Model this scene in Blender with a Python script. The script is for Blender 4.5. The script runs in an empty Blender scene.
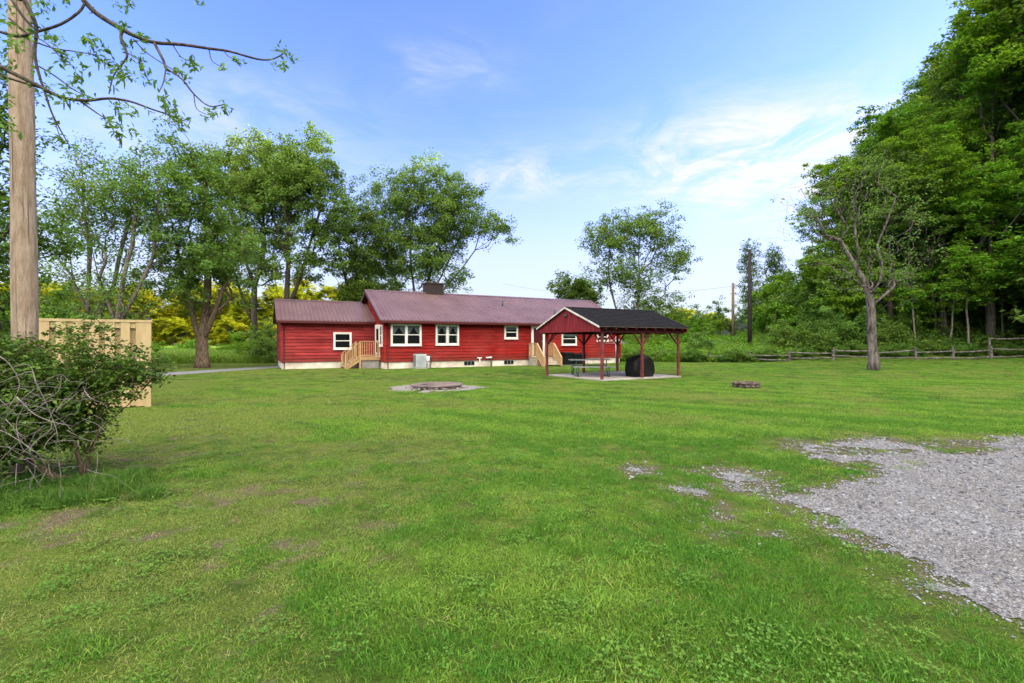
import bpy, math, random
import numpy as np
from mathutils import Vector, Matrix

sc = bpy.context.scene
COL = sc.collection
R = math.radians

# ------------------------------------------------------------------ camera
cam_d = bpy.data.cameras.new("camera")
cam = bpy.data.objects.new("camera", cam_d)
COL.objects.link(cam)
cam.location = (0, 0, 1.6)
cam.rotation_euler = (R(90), 0, 0)
cam_d.sensor_width = 36
cam_d.lens = 17.0
cam_d.clip_start = 0.05
cam_d.clip_end = 3000
sc.camera = cam

# ------------------------------------------------------------------ sky and sun
SUN_ELEV = 13.0
SUN_DIR = Vector((0.985, 0.17, 0)).normalized()          # horizontal direction towards the sun
w = bpy.data.worlds.new("World")
sc.world = w
w.use_nodes = True
nt = w.node_tree
nt.nodes.clear()


def N(nt, typ, **kw):
    n = nt.nodes.new(typ)
    for k, v in kw.items():
        if k in n.inputs:
            n.inputs[k].default_value = v
        else:
            setattr(n, k, v)
    return n


def build_world():
    L = nt.links.new
    out = N(nt, "ShaderNodeOutputWorld")
    bg = N(nt, "ShaderNodeBackground")
    bg.inputs["Strength"].default_value = 0.13
    sky = N(nt, "ShaderNodeTexSky", sky_type="NISHITA", sun_disc=False)
    sky.sun_elevation = R(SUN_ELEV)
    sky.sun_rotation = math.atan2(SUN_DIR.x, SUN_DIR.y)
    sky.altitude = 300
    sky.air_density = 1.0
    sky.dust_density = 0.6
    sky.ozone_density = 2.0
    tc = N(nt, "ShaderNodeTexCoord")
    sep = N(nt, "ShaderNodeSeparateXYZ")
    L(tc.outputs["Generated"], sep.inputs[0])

    def math_(op, a, b=None, c=None, clamp=False):
        m = N(nt, "ShaderNodeMath", operation=op)
        m.use_clamp = clamp
        for i, v in enumerate((a, b, c)):
            if v is None:
                continue
            if isinstance(v, (int, float)):
                m.inputs[i].default_value = v
            else:
                L(v, m.inputs[i])
        return m.outputs[0]

    def ramp(v, lo, hi, a=0.0, b=1.0):
        m = N(nt, "ShaderNodeMapRange", interpolation_type="SMOOTHSTEP")
        L(v, m.inputs["Value"])
        m.inputs["From Min"].default_value = lo
        m.inputs["From Max"].default_value = hi
        m.inputs["To Min"].default_value = a
        m.inputs["To Max"].default_value = b
        return m.outputs[0]
    z = math_("MAXIMUM", sep.outputs["Z"], 0.03)
    px = math_("DIVIDE", sep.outputs["X"], z)
    py = math_("DIVIDE", sep.outputs["Y"], z)
    comb = N(nt, "ShaderNodeCombineXYZ")
    L(px, comb.inputs[0])
    L(py, comb.inputs[1])

    # streaky cirrus on a high plane
    mp = N(nt, "ShaderNodeMapping")
    mp.inputs["Rotation"].default_value = (0, 0, R(24))
    mp.inputs["Scale"].default_value = (0.85, 1.5, 1)
    mp.inputs["Location"].default_value = (3.1, 1.7, 0.4)
    L(comb.outputs[0], mp.inputs[0])
    n1 = N(nt, "ShaderNodeTexNoise")
    n1.inputs["Scale"].default_value = 2.1
    n1.inputs["Detail"].default_value = 8
    n1.inputs["Roughness"].default_value = 0.62
    n1.inputs["Distortion"].default_value = 0.9
    L(mp.outputs[0], n1.inputs["Vector"])
    wisps = ramp(n1.outputs["Fac"], 0.50, 0.78)
    mp2 = N(nt, "ShaderNodeMapping")
    mp2.inputs["Rotation"].default_value = (0, 0, R(-18))
    mp2.inputs["Scale"].default_value = (2.3, 1.5, 1)
    L(comb.outputs[0], mp2.inputs[0])
    n2 = N(nt, "ShaderNodeTexNoise")
    n2.inputs["Scale"].default_value = 1.0
    n2.inputs["Detail"].default_value = 7
    n2.inputs["Roughness"].default_value = 0.65
    n2.inputs["Distortion"].default_value = 0.8
    L(mp2.outputs[0], n2.inputs["Vector"])
    fine = math_("MULTIPLY", ramp(n2.outputs["Fac"], 0.32, 0.64), ramp(n1.outputs["Fac"], 0.28, 0.56, 0.25, 1.15))

    def blob(cx, cy, rx, ry):
        dx = math_("DIVIDE", math_("SUBTRACT", px, cx), rx)
        dy = math_("DIVIDE", math_("SUBTRACT", py, cy), ry)
        r2 = math_("ADD", math_("MULTIPLY", dx, dx), math_("MULTIPLY", dy, dy))
        return math_("POWER", 2.718, math_("MULTIPLY", r2, -1.0))
    b1 = blob(1.30, 2.65, 0.55, 0.60)
    b1b = blob(2.1, 3.2, 0.8, 0.8)
    b2 = blob(0.05, 2.95, 0.5, 0.42)
    b3 = blob(-0.25, 1.80, 0.22, 0.2)
    b4 = blob(-1.7, 2.6, 0.8, 0.5)
    b5 = blob(-1.25, 2.05, 0.55, 0.28)
    bl = math_("ADD", math_("MULTIPLY", b1, 1.9), math_("MULTIPLY", b1b, 1.3))
    bl = math_("ADD", bl, math_("MULTIPLY", b2, 0.65))
    bl = math_("ADD", bl, math_("MULTIPLY", b3, 0.4))
    bl = math_("ADD", bl, math_("MULTIPLY", b4, 0.40))
    bl = math_("ADD", bl, math_("MULTIPLY", b5, 0.30))
    cl = math_("MULTIPLY", bl, fine)
    # added bright fill above and behind the viewer, unseen, lights the yard
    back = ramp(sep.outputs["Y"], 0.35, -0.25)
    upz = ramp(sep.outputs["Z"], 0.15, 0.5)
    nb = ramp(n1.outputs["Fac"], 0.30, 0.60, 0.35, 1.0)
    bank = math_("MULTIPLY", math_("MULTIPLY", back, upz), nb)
    cl = math_("ADD", cl, math_("MULTIPLY", wisps, 0.05))
    cl = math_("MINIMUM", cl, 0.95)
    veil = ramp(sep.outputs["Z"], 0.44, 0.02, 0.0, 0.94)
    # sky tint: veil near the horizon, cirrus, added fill behind
    def mix(a, b, f):
        m = N(nt, "ShaderNodeMix", data_type="RGBA")
        L(f, m.inputs["Factor"])
        for s, v in ((m.inputs[6], a), (m.inputs[7], b)):
            if isinstance(v, tuple):
                s.default_value = v
            else:
                L(v, s)
        return m.outputs[2]
    gain = N(nt, "ShaderNodeMix", data_type="RGBA", blend_type="MULTIPLY")
    gain.inputs["Factor"].default_value = 1.0
    L(sky.outputs[0], gain.inputs[6])
    gain.inputs[7].default_value = SKY_GAIN
    c = mix(gain.outputs[2], VEIL, veil)
    c = mix(c, CLOUD, cl)
    c = mix(c, BACK_FILL, bank)
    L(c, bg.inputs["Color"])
    L(bg.outputs[0], out.inputs[0])


SKY_GAIN = (0.50, 0.52, 1.0, 1)
VEIL = (1.24, 1.35, 1.48, 1)
CLOUD = (1.46, 1.49, 1.53, 1)
BACK_FILL = (12.5, 11.6, 9.9, 1)
build_world()

sun_d = bpy.data.lights.new("sun", "SUN")
sun_d.energy = 5.0
sun_d.angle = R(0.5)
sun_d.color = (1.0, 0.91, 0.62)
sun = bpy.data.objects.new("sun", sun_d)
COL.objects.link(sun)
sdir = Vector((SUN_DIR.x * math.cos(R(SUN_ELEV)), SUN_DIR.y * math.cos(R(SUN_ELEV)), math.sin(R(SUN_ELEV))))
sun.rotation_euler = (-sdir).to_track_quat("-Z", "Y").to_euler()
sun.location = (60, 10, 60)

sc.view_settings.view_transform = "Standard"
sc.view_settings.look = "None"
sc.view_settings.gamma = 1
sc.view_settings.exposure = 2.4
sc.render.engine = "CYCLES"
sc.cycles.use_denoising = True
sc.cycles.max_bounces = 6
sc.cycles.diffuse_bounces = 3
sc.cycles.glossy_bounces = 2
sc.cycles.transmission_bounces = 4
sc.cycles.transparent_max_bounces = 8

# ------------------------------------------------------------------ helpers
F = 483.56
TH = R(28.0)
U = Vector((math.cos(TH), math.sin(TH), 0))
V = Vector((-math.sin(TH), math.cos(TH), 0))
M0 = Vector((-7.39, 28.1, 0))                      # front left corner of the main house


def at(px, py, Y):
    """the point seen at px, py at depth Y"""
    return Vector(((px - 512) / F * Y, Y, 1.6 + (341.5 - py) / F * Y))


def H(s, v, z=0.0):
    return M0 + U * s + V * v + Vector((0, 0, z))


def S(px, v):
    """distance along the front of the house for a picture column, on the plane v"""
    t = (px - 512) / F
    ox, oy = M0.x + V.x * v, M0.y + V.y * v
    return (t * oy - ox) / (U.x - t * U.y)


def tag(o, label=None, cat=None, group=None, kind=None):
    if label:
        o["label"] = label
    if cat:
        o["category"] = cat
    if group:
        o["group"] = group
    if kind:
        o["kind"] = kind
    return o


def empty(name, loc, rz=0.0):
    o = bpy.data.objects.new(name, None)
    o.empty_display_size = 0.3
    COL.objects.link(o)
    o.location = loc
    o.rotation_euler = (0, 0, rz)
    return o


def children(o):
    return list(o.children)


def copy_tree(o, parent=None):
    c = o.copy()
    COL.objects.link(c)
    c.parent = parent
    if parent is not None:
        c.matrix_parent_inverse = o.matrix_parent_inverse.copy()
    for ch in children(o):
        copy_tree(ch, c)
    return c


class MB:
    def __init__(self):
        self.v, self.f = [], []

    def add(self, vs, fs):
        b = len(self.v)
        self.v += [tuple(x) for x in vs]
        self.f += [tuple(i + b for i in f) for f in fs]
        return self

    def box(self, x0, x1, y0, y1, z0, z1):
        return self.add([(x0, y0, z0), (x1, y0, z0), (x1, y1, z0), (x0, y1, z0), (x0, y0, z1), (x1, y0, z1), (x1, y1, z1), (x0, y1, z1)],
                        [(0, 3, 2, 1), (4, 5, 6, 7), (0, 1, 5, 4), (1, 2, 6, 5), (2, 3, 7, 6), (3, 0, 4, 7)])

    def bar(self, a, b, w, h, up=(0, 0, 1)):
        a, b = Vector(a), Vector(b)
        d = (b - a).normalized()
        s = d.cross(Vector(up))
        if s.length < 1e-4:
            s = d.cross(Vector((0, 1, 0)))
        s.normalize()
        t = s.cross(d).normalized()
        s, t = s * w / 2, t * h / 2
        vs = [a - s - t, a + s - t, a + s + t, a - s + t, b - s - t, b + s - t, b + s + t, b - s + t]
        return self.add(vs, [(0, 3, 2, 1), (4, 5, 6, 7), (0, 1, 5, 4), (1, 2, 6, 5), (2, 3, 7, 6), (3, 0, 4, 7)])

    def tube(self, pts, rad, n=8, cap=True):
        pts = [Vector(p) for p in pts]
        if isinstance(rad, (int, float)):
            rad = [rad] * len(pts)
        b = len(self.v)
        ref = None
        for i, p in enumerate(pts):
            d = pts[min(i + 1, len(pts) - 1)] - pts[max(i - 1, 0)]
            if d.length < 1e-9:
                d = Vector((0, 0, 1))
            d.normalize()
            if ref is None:
                ref = d.cross(Vector((0, 0, 1)) if abs(d.z) < 0.9 else Vector((1, 0, 0))).normalized()
            ref = (ref - d * ref.dot(d))
            if ref.length < 1e-6:
                ref = d.orthogonal()
            ref.normalize()
            q = d.cross(ref)
            for k in range(n):
                a = 2 * math.pi * k / n
                self.v.append(tuple(p + (ref * math.cos(a) + q * math.sin(a)) * rad[i]))
        for i in range(len(pts) - 1):
            for k in range(n):
                k2 = (k + 1) % n
                self.f.append((b + i * n + k, b + i * n + k2, b + (i + 1) * n + k2, b + (i + 1) * n + k))
        if cap:
            self.f.append(tuple(b + k for k in reversed(range(n))))
            e = b + (len(pts) - 1) * n
            self.f.append(tuple(e + k for k in range(n)))
        return self

    def prism(self, poly, axis, a, b):
        """extrude a 2d polygon along axis ('x','y','z') from a to b"""
        def p3(p, t):
            return {"x": (t, p[0], p[1]), "y": (p[0], t, p[1]), "z": (p[0], p[1], t)}[axis]
        n = len(poly)
        vs = [p3(p, a) for p in poly] + [p3(p, b) for p in poly]
        fs = [tuple(reversed(range(n))), tuple(range(n, 2 * n))]
        fs += [(i, (i + 1) % n, n + (i + 1) % n, n + i) for i in range(n)]
        return self.add(vs, fs)

    def lathe(self, prof, n=24, c=(0, 0, 0)):
        b = len(self.v)
        for (r, z) in prof:
            for k in range(n):
                a = 2 * math.pi * k / n
                self.v.append((c[0] + r * math.cos(a), c[1] + r * math.sin(a), c[2] + z))
        for i in range(len(prof) - 1):
            for k in range(n):
                k2 = (k + 1) % n
                self.f.append((b + i * n + k, b + i * n + k2, b + (i + 1) * n + k2, b + (i + 1) * n + k))
        return self

    def build_each(self, name, mat, parent=None, **kw):
        """one object for every connected piece"""
        n = len(self.v)
        lab = list(range(n))

        def find(i):
            while lab[i] != i:
                lab[i] = lab[lab[i]]
                i = lab[i]
            return i
        for f in self.f:
            r = find(f[0])
            for i in f[1:]:
                lab[find(i)] = r
        groups = {}
        for f in self.f:
            groups.setdefault(find(f[0]), []).append(f)
        out = []
        for fs in groups.values():
            ids = sorted({i for f in fs for i in f})
            mp = {i: k for k, i in enumerate(ids)}
            m = MB()
            m.v = [self.v[i] for i in ids]
            m.f = [tuple(mp[i] for i in f) for f in fs]
            out.append(m.build(name, mat, parent, **kw))
        return out

    def build(self, name, mat, parent=None, smooth=False, bevel=0.0, loc=None, rz=0.0):
        me = bpy.data.meshes.new(name)
        me.from_pydata(self.v, [], self.f)
        me.validate()
        o = bpy.data.objects.new(name, me)
        COL.objects.link(o)
        if mat:
            me.materials.append(mat)
        if smooth:
            me.polygons.foreach_set("use_smooth", [True] * len(me.polygons))
        if parent is not None:
            o.parent = parent
        if loc is not None:
            o.location = loc
        o.rotation_euler = (0, 0, rz)
        if bevel:
            m = o.modifiers.new("bevel", "BEVEL")
            m.width = bevel
            m.segments = 2
            m.limit_method = "ANGLE"
        return o


def np_mesh(name, Vt, Fq, lv=None, smooth=False):
    """fast mesh from (n,3) verts and (m,k) faces"""
    me = bpy.data.meshes.new(name)
    Vt = np.asarray(Vt, dtype=np.float32)
    Fq = np.asarray(Fq, dtype=np.int32)
    m, k = Fq.shape
    me.vertices.add(len(Vt))
    me.vertices.foreach_set("co", Vt.ravel())
    me.loops.add(m * k)
    me.loops.foreach_set("vertex_index", Fq.ravel())
    me.polygons.add(m)
    me.polygons.foreach_set("loop_start", np.arange(0, m * k, k, dtype=np.int32))
    me.polygons.foreach_set("loop_total", np.full(m, k, dtype=np.int32))
    if smooth:
        me.polygons.foreach_set("use_smooth", np.ones(m, dtype=bool))
    if lv is not None:
        a = me.attributes.new("lv", "FLOAT", "FACE")
        a.data.foreach_set("value", np.asarray(lv, dtype=np.float32))
    me.update(calc_edges=True)
    return me


# ---- value noise in numpy
def _hash(ix, iy, s):
    h = (ix * 374761393 + iy * 668265263 + s * 1442695041) & 0xFFFFFFFF
    h = ((h ^ (h >> 13)) * 1274126177) & 0xFFFFFFFF
    return ((h ^ (h >> 16)) & 0xFFFF) / 65535.0


def vnoise(x, y, s=0):
    x, y = np.asarray(x, float), np.asarray(y, float)
    ix, iy = np.floor(x).astype(np.int64), np.floor(y).astype(np.int64)
    fx, fy = x - ix, y - iy
    fx, fy = fx * fx * (3 - 2 * fx), fy * fy * (3 - 2 * fy)
    a, b = _hash(ix, iy, s), _hash(ix + 1, iy, s)
    c, d = _hash(ix, iy + 1, s), _hash(ix + 1, iy + 1, s)
    return (a * (1 - fx) + b * fx) * (1 - fy) + (c * (1 - fx) + d * fx) * fy


def fbm(x, y, s=0, o=4):
    t, a, n = 0, 0.5, 0
    for i in range(o):
        t = t + a * vnoise(np.asarray(x) * 2 ** i, np.asarray(y) * 2 ** i, s + i * 17)
        n += a
        a *= 0.55
    return t / n


def sstep(x, a, b):
    t = np.clip((np.asarray(x, float) - a) / (b - a), 0, 1)
    return t * t * (3 - 2 * t)


# ------------------------------------------------------------------ materials
MATS = {}


def mat(name):
    m = bpy.data.materials.new(name)
    m.use_nodes = True
    t = m.node_tree
    b = t.nodes["Principled BSDF"]
    MATS[name] = m
    return m, t, b


def noise_mat(name, c1, c2, scale=4.0, rough=0.7, bump=0.0, bscale=None, stretch=(1, 1, 1), detail=6, spec=0.3, metal=0.0, c3=None, lo=0.35, hi=0.65, coord="Object"):
    m, t, b = mat(name)
    L = t.links.new
    tc = N(t, "ShaderNodeTexCoord")
    mp = N(t, "ShaderNodeMapping")
    mp.inputs["Scale"].default_value = stretch
    L(tc.outputs[coord], mp.inputs[0])
    n = N(t, "ShaderNodeTexNoise")
    n.inputs["Scale"].default_value = scale
    n.inputs["Detail"].default_value = detail
    n.inputs["Roughness"].default_value = 0.6
    L(mp.outputs[0], n.inputs["Vector"])
    r = N(t, "ShaderNodeValToRGB")
    r.color_ramp.elements[0].position = lo
    r.color_ramp.elements[1].position = hi
    r.color_ramp.elements[0].color = (*c1, 1)
    r.color_ramp.elements[1].color = (*c2, 1)
    if c3:
        e = r.color_ramp.elements.new((lo + hi) / 2)
        e.color = (*c3, 1)
    L(n.outputs["Fac"], r.inputs[0])
    L(r.outputs[0], b.inputs["Base Color"])
    b.inputs["Roughness"].default_value = rough
    b.inputs["Specular IOR Level"].default_value = spec
    b.inputs["Metallic"].default_value = metal
    if bump:
        n2 = N(t, "ShaderNodeTexNoise")
        n2.inputs["Scale"].default_value = bscale or scale * 3
        n2.inputs["Detail"].default_value = 6
        L(mp.outputs[0], n2.inputs["Vector"])
        bm = N(t, "ShaderNodeBump")
        bm.inputs["Strength"].default_value = bump
        bm.inputs["Distance"].default_value = 0.02
        L(n2.outputs["Fac"], bm.inputs["Height"])
        L(bm.outputs[0], b.inputs["Normal"])
    return m


def leaf_mat(name, c_dark, c_mid, c_light, trans=0.48, rough=0.6):
    m, t, b = mat(name)
    L = t.links.new
    at_ = N(t, "ShaderNodeAttribute", attribute_name="lv")
    oi = N(t, "ShaderNodeObjectInfo")
    r = N(t, "ShaderNodeValToRGB")
    r.color_ramp.elements[0].color = (*c_dark, 1)
    r.color_ramp.elements[1].color = (*c_light, 1)
    e = r.color_ramp.elements.new(0.5)
    e.color = (*c_mid, 1)
    L(at_.outputs["Fac"], r.inputs[0])
    hs = N(t, "ShaderNodeHueSaturation")
    mr = N(t, "ShaderNodeMapRange")
    mr.inputs["To Min"].default_value = 0.485
    mr.inputs["To Max"].default_value = 0.512
    L(oi.outputs["Random"], mr.inputs["Value"])
    L(mr.outputs[0], hs.inputs["Hue"])
    L(r.outputs[0], hs.inputs["Color"])
    L(hs.outputs[0], b.inputs["Base Color"])
    b.inputs["Roughness"].default_value = rough
    b.inputs["Specular IOR Level"].default_value = 0.1
    tr = N(t, "ShaderNodeBsdfTranslucent")
    g = N(t, "ShaderNodeMix", data_type="RGBA", blend_type="MULTIPLY")
    g.inputs["Factor"].default_value = 1
    L(hs.outputs[0], g.inputs[6])
    g.inputs[7].default_value = (1.35, 1.25, 0.6, 1)
    L(g.outputs[2], tr.inputs["Color"])
    mx = N(t, "ShaderNodeMixShader")
    mx.inputs[0].default_value = trans
    L(b.outputs[0], mx.inputs[1])
    L(tr.outputs[0], mx.inputs[2])
    L(mx.outputs[0], t.nodes["Material Output"].inputs[0])
    return m


def plain(name, c, rough=0.5, spec=0.4, metal=0.0):
    k = 0.86
    return noise_mat(name, tuple(x * k for x in c), tuple(min(1, x * 1.08) for x in c), scale=3.0, rough=rough, spec=spec, metal=metal)


M_leaf = leaf_mat("leaf_green", (0.060, 0.122, 0.026), (0.116, 0.210, 0.044), (0.196, 0.315, 0.080))
M_leaf_fresh = leaf_mat("leaf_fresh", (0.056, 0.138, 0.012), (0.110, 0.238, 0.020), (0.190, 0.340, 0.042))
M_leaf_shrub = leaf_mat("leaf_shrub", (0.030, 0.070, 0.012), (0.055, 0.115, 0.018), (0.110, 0.190, 0.032), trans=0.3)
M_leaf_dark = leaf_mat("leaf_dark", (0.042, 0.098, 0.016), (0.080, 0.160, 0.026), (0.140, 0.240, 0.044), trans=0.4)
M_leaf_gold = leaf_mat("leaf_gold", (0.15, 0.185, 0.010), (0.235, 0.265, 0.014), (0.33, 0.35, 0.020), trans=0.66)  # low sun's yellow painted into far-tree leaves; plain colour on catkins
M_bark = noise_mat("bark_grey", (0.06, 0.05, 0.04), (0.19, 0.165, 0.135), scale=6, rough=0.9, bump=0.8, stretch=(3, 3, 0.6), spec=0.1)
M_bark_d = noise_mat("bark_dark", (0.03, 0.025, 0.02), (0.10, 0.085, 0.068), scale=6, rough=0.9, bump=0.8, stretch=(3, 3, 0.6), spec=0.1)
M_bark_br = noise_mat("bark_brown", (0.05, 0.035, 0.022), (0.17, 0.125, 0.085), scale=6, rough=0.9, bump=0.8, stretch=(3, 3, 0.6), spec=0.1)
M_bark_pale = noise_mat("bark_pale_grey", (0.032, 0.027, 0.023), (0.16, 0.14, 0.125), scale=4, rough=0.9, bump=0.8, stretch=(2, 2, 0.5), spec=0.1)
M_twig = noise_mat("dead_twig", (0.085, 0.072, 0.064), (0.23, 0.205, 0.19), scale=9, rough=0.9, spec=0.1)
M_red = noise_mat("red_stained_boards", (0.150, 0.0058, 0.0042), (0.250, 0.0115, 0.0075), scale=2.2, rough=0.7, stretch=(0.5, 0.5, 5), spec=0.12, bump=0.25, bscale=9)
M_red_faded = noise_mat("red_faded_boards", (0.165, 0.013, 0.014), (0.275, 0.033, 0.031), scale=2.2, rough=0.75, stretch=(0.5, 0.5, 5), spec=0.12, bump=0.25, bscale=9)


def board_stain(m, expo, amt):
    """each board took the stain a little differently"""
    t = m.node_tree
    L = t.links.new
    b = t.nodes["Principled BSDF"]
    src = b.inputs["Base Color"].links[0].from_socket
    tc = N(t, "ShaderNodeTexCoord")
    sp = N(t, "ShaderNodeSeparateXYZ")
    L(tc.outputs["Object"], sp.inputs[0])

    def fl(sock, add, div):
        a = N(t, "ShaderNodeMath", operation="ADD")
        L(sock, a.inputs[0])
        a.inputs[1].default_value = add
        d = N(t, "ShaderNodeMath", operation="DIVIDE")
        L(a.outputs[0], d.inputs[0])
        d.inputs[1].default_value = div
        f = N(t, "ShaderNodeMath", operation="FLOOR")
        L(d.outputs[0], f.inputs[0])
        return f.outputs[0]
    cz = fl(sp.outputs["Z"], -0.40, expo)
    cx = fl(sp.outputs["X"], 0.7, 3.9)
    cb = N(t, "ShaderNodeCombineXYZ")
    L(cz, cb.inputs[0])
    L(cx, cb.inputs[1])
    wn = N(t, "ShaderNodeTexWhiteNoise", noise_dimensions="2D")
    L(cb.outputs[0], wn.inputs["Vector"])
    mr = N(t, "ShaderNodeMapRange")
    mr.inputs["To Min"].default_value = 1 - amt
    mr.inputs["To Max"].default_value = 1 + amt
    L(wn.outputs["Value"], mr.inputs["Value"])
    mx = N(t, "ShaderNodeMix", data_type="RGBA", blend_type="MULTIPLY")
    mx.inputs["Factor"].default_value = 1
    L(src, mx.inputs[6])
    L(mr.outputs[0], mx.inputs[7])
    n1 = N(t, "ShaderNodeTexNoise")
    n1.inputs["Scale"].default_value = 0.55
    n1.inputs["Detail"].default_value = 7
    n1.inputs["Roughness"].default_value = 0.65
    L(tc.outputs["Object"], n1.inputs["Vector"])
    r1 = N(t, "ShaderNodeMapRange")
    r1.inputs["From Min"].default_value = 0.42
    r1.inputs["From Max"].default_value = 0.70
    r1.inputs["To Max"].default_value = 0.45
    L(n1.outputs["Fac"], r1.inputs["Value"])
    fade = N(t, "ShaderNodeMix", data_type="RGBA")
    L(r1.outputs[0], fade.inputs["Factor"])
    L(mx.outputs[2], fade.inputs[6])
    fade.inputs[7].default_value = (0.30, 0.050, 0.045, 1)
    n2 = N(t, "ShaderNodeTexNoise")
    n2.inputs["Scale"].default_value = 3.5
    n2.inputs["Detail"].default_value = 6
    L(tc.outputs["Object"], n2.inputs["Vector"])
    sz = N(t, "ShaderNodeMath", operation="MULTIPLY_ADD")     # mud splashed up from the ground
    L(n2.outputs["Fac"], sz.inputs[0])
    sz.inputs[1].default_value = -0.7
    L(sp.outputs["Z"], sz.inputs[2])
    r2 = N(t, "ShaderNodeMapRange")
    r2.inputs["From Min"].default_value = 0.50
    r2.inputs["From Max"].default_value = 0.02
    r2.inputs["To Max"].default_value = 0.6
    L(sz.outputs[0], r2.inputs["Value"])
    mud = N(t, "ShaderNodeMix", data_type="RGBA")
    L(r2.outputs[0], mud.inputs["Factor"])
    L(fade.outputs[2], mud.inputs[6])
    mud.inputs[7].default_value = (0.085, 0.028, 0.018, 1)
    L(mud.outputs[2], b.inputs["Base Color"])


board_stain(M_red, 0.19615, 0.24)
board_stain(M_red_faded, 0.19154, 0.26)
M_red_trim = plain("dark_red_trim", (0.065, 0.008, 0.009), 0.5, .2)
M_roof = noise_mat("burgundy_sheet_metal", (0.094, 0.055, 0.057), (0.126, 0.077, 0.080), scale=0.8, rough=0.38, spec=0.5, stretch=(1, 1, 1))
M_white = noise_mat("cream_white_paint", (0.58, 0.55, 0.49), (0.72, 0.69, 0.63), scale=2.0, rough=0.55)
M_trim_grey = noise_mat("greyed_white_trim", (0.36, 0.34, 0.31), (0.52, 0.49, 0.45), scale=3.0, rough=0.6)
M_beam = noise_mat("shaded_red_beam", (0.030, 0.007, 0.007), (0.060, 0.015, 0.015), scale=4, rough=0.85, spec=0.1)  # shade under the shelter roof is put into this darker red
M_stucco = noise_mat("cream_foundation", (0.42, 0.36, 0.28), (0.70, 0.64, 0.55), scale=1.6, rough=0.85, bump=0.3, bscale=20)
M_dark = plain("dark_interior", (0.012, 0.013, 0.015), 0.8)
M_curtain = plain("white_curtain", (0.62, 0.66, 0.66), 0.8)
M_wood = noise_mat("new_timber", (0.30, 0.185, 0.085), (0.43, 0.285, 0.145), scale=5, rough=0.7, stretch=(4, 4, 1), spec=0.2)
M_wood_grey = noise_mat("grey_timber", (0.24, 0.20, 0.15), (0.40, 0.34, 0.26), scale=5, rough=0.8, stretch=(2, 2, 1), spec=0.2)
M_block = noise_mat("grey_block", (0.22, 0.20, 0.17), (0.42, 0.39, 0.33), scale=4, rough=0.9, bump=0.4, spec=0.2)
M_conc = noise_mat("pale_concrete", (0.19, 0.172, 0.155), (0.33, 0.305, 0.28), scale=1.2, rough=0.85, bump=0.2, bscale=30, spec=0.2)
M_shingle = noise_mat("black_shingle", (0.005, 0.005, 0.0055), (0.016, 0.016, 0.017), scale=9, rough=0.95, bump=0.6, bscale=30, stretch=(1, 1, 1), spec=0.06)
M_pav_red = noise_mat("weathered_red_post", (0.085, 0.016, 0.018), (0.17, 0.048, 0.048), scale=4, rough=0.8, stretch=(2, 2, .6), spec=0.15)
M_pav_gable = noise_mat("weathered_red_panel", (0.105, 0.009, 0.013), (0.175, 0.020, 0.025), scale=3, rough=0.8, stretch=(3, 3, .5), spec=0.15)
M_tan = noise_mat("tan_painted_boards", (0.33, 0.245, 0.115), (0.41, 0.315, 0.165), scale=2.5, rough=0.6, spec=0.25, stretch=(2, 2, .5))
M_pole = noise_mat("pole_pine", (0.17, 0.112, 0.072), (0.375, 0.30, 0.228), c3=(0.275, 0.21, 0.152), scale=4, rough=0.85, bump=0.9, stretch=(5, 5, 0.9), spec=0.1, lo=0.28, hi=0.72)
M_pole_dark = noise_mat("creosote_pole", (0.010, 0.009, 0.009), (0.035, 0.030, 0.028), scale=5, rough=0.8, stretch=(3, 3, 0.3), spec=0.2)
M_pole_br = noise_mat("brown_pole", (0.10, 0.068, 0.042), (0.20, 0.145, 0.10), scale=5, rough=0.8, stretch=(3, 3, 0.3), spec=0.2)
M_ac = noise_mat("grey_green_metal", (0.28, 0.32, 0.31), (0.36, 0.40, 0.39), scale=3, rough=0.5)
M_ac_dark = plain("dark_grille", (0.03, 0.035, 0.035), 0.6)
M_black = noise_mat("black_vinyl", (0.003, 0.003, 0.0034), (0.006, 0.006, 0.0065), scale=3, rough=0.6, spec=0.2)
M_black_pl = plain("black_plastic", (0.004, 0.005, 0.006), 0.5, .25)
M_green_m = plain("green_metal", (0.015, 0.055, 0.042), 0.5)
M_grey_bd = noise_mat("weathered_table_board", (0.12, 0.125, 0.12), (0.26, 0.265, 0.26), scale=5, rough=0.8, stretch=(1, 6, 1))
M_chrome = plain("galvanised", (0.42, 0.43, 0.44), 0.4, metal=0.6)
M_brick = None
M_rust = noise_mat("rusty_steel", (0.060, 0.045, 0.038), (0.17, 0.130, 0.112), scale=3, rough=0.85, bump=0.4, spec=0.2)
M_stone = noise_mat("fire_stone", (0.10, 0.085, 0.075), (0.34, 0.30, 0.27), scale=5, rough=0.9, bump=0.6, spec=0.2)
M_stone_d = noise_mat("sooty_stone", (0.025, 0.021, 0.017), (0.13, 0.10, 0.075), scale=7, rough=0.9, bump=0.6, spec=0.2)
M_fence = noise_mat("weathered_rail", (0.035, 0.030, 0.026), (0.17, 0.155, 0.14), scale=5, rough=0.9, stretch=(1, 1, 1), bump=0.5, spec=0.15)
M_asphalt = noise_mat("old_asphalt", (0.10, 0.10, 0.105), (0.19, 0.185, 0.19), scale=8, rough=0.9, bump=0.3, bscale=40, spec=0.2)
M_ash = noise_mat("ash_gravel", (0.10, 0.092, 0.083), (0.25, 0.232, 0.215), scale=22, rough=0.95, bump=0.6, bscale=40, spec=0.1)
M_wire = plain("black_cable", (0.01, 0.01, 0.01), 0.6)
M_pvc = plain("white_pvc", (0.75, 0.74, 0.72), 0.4)


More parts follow.
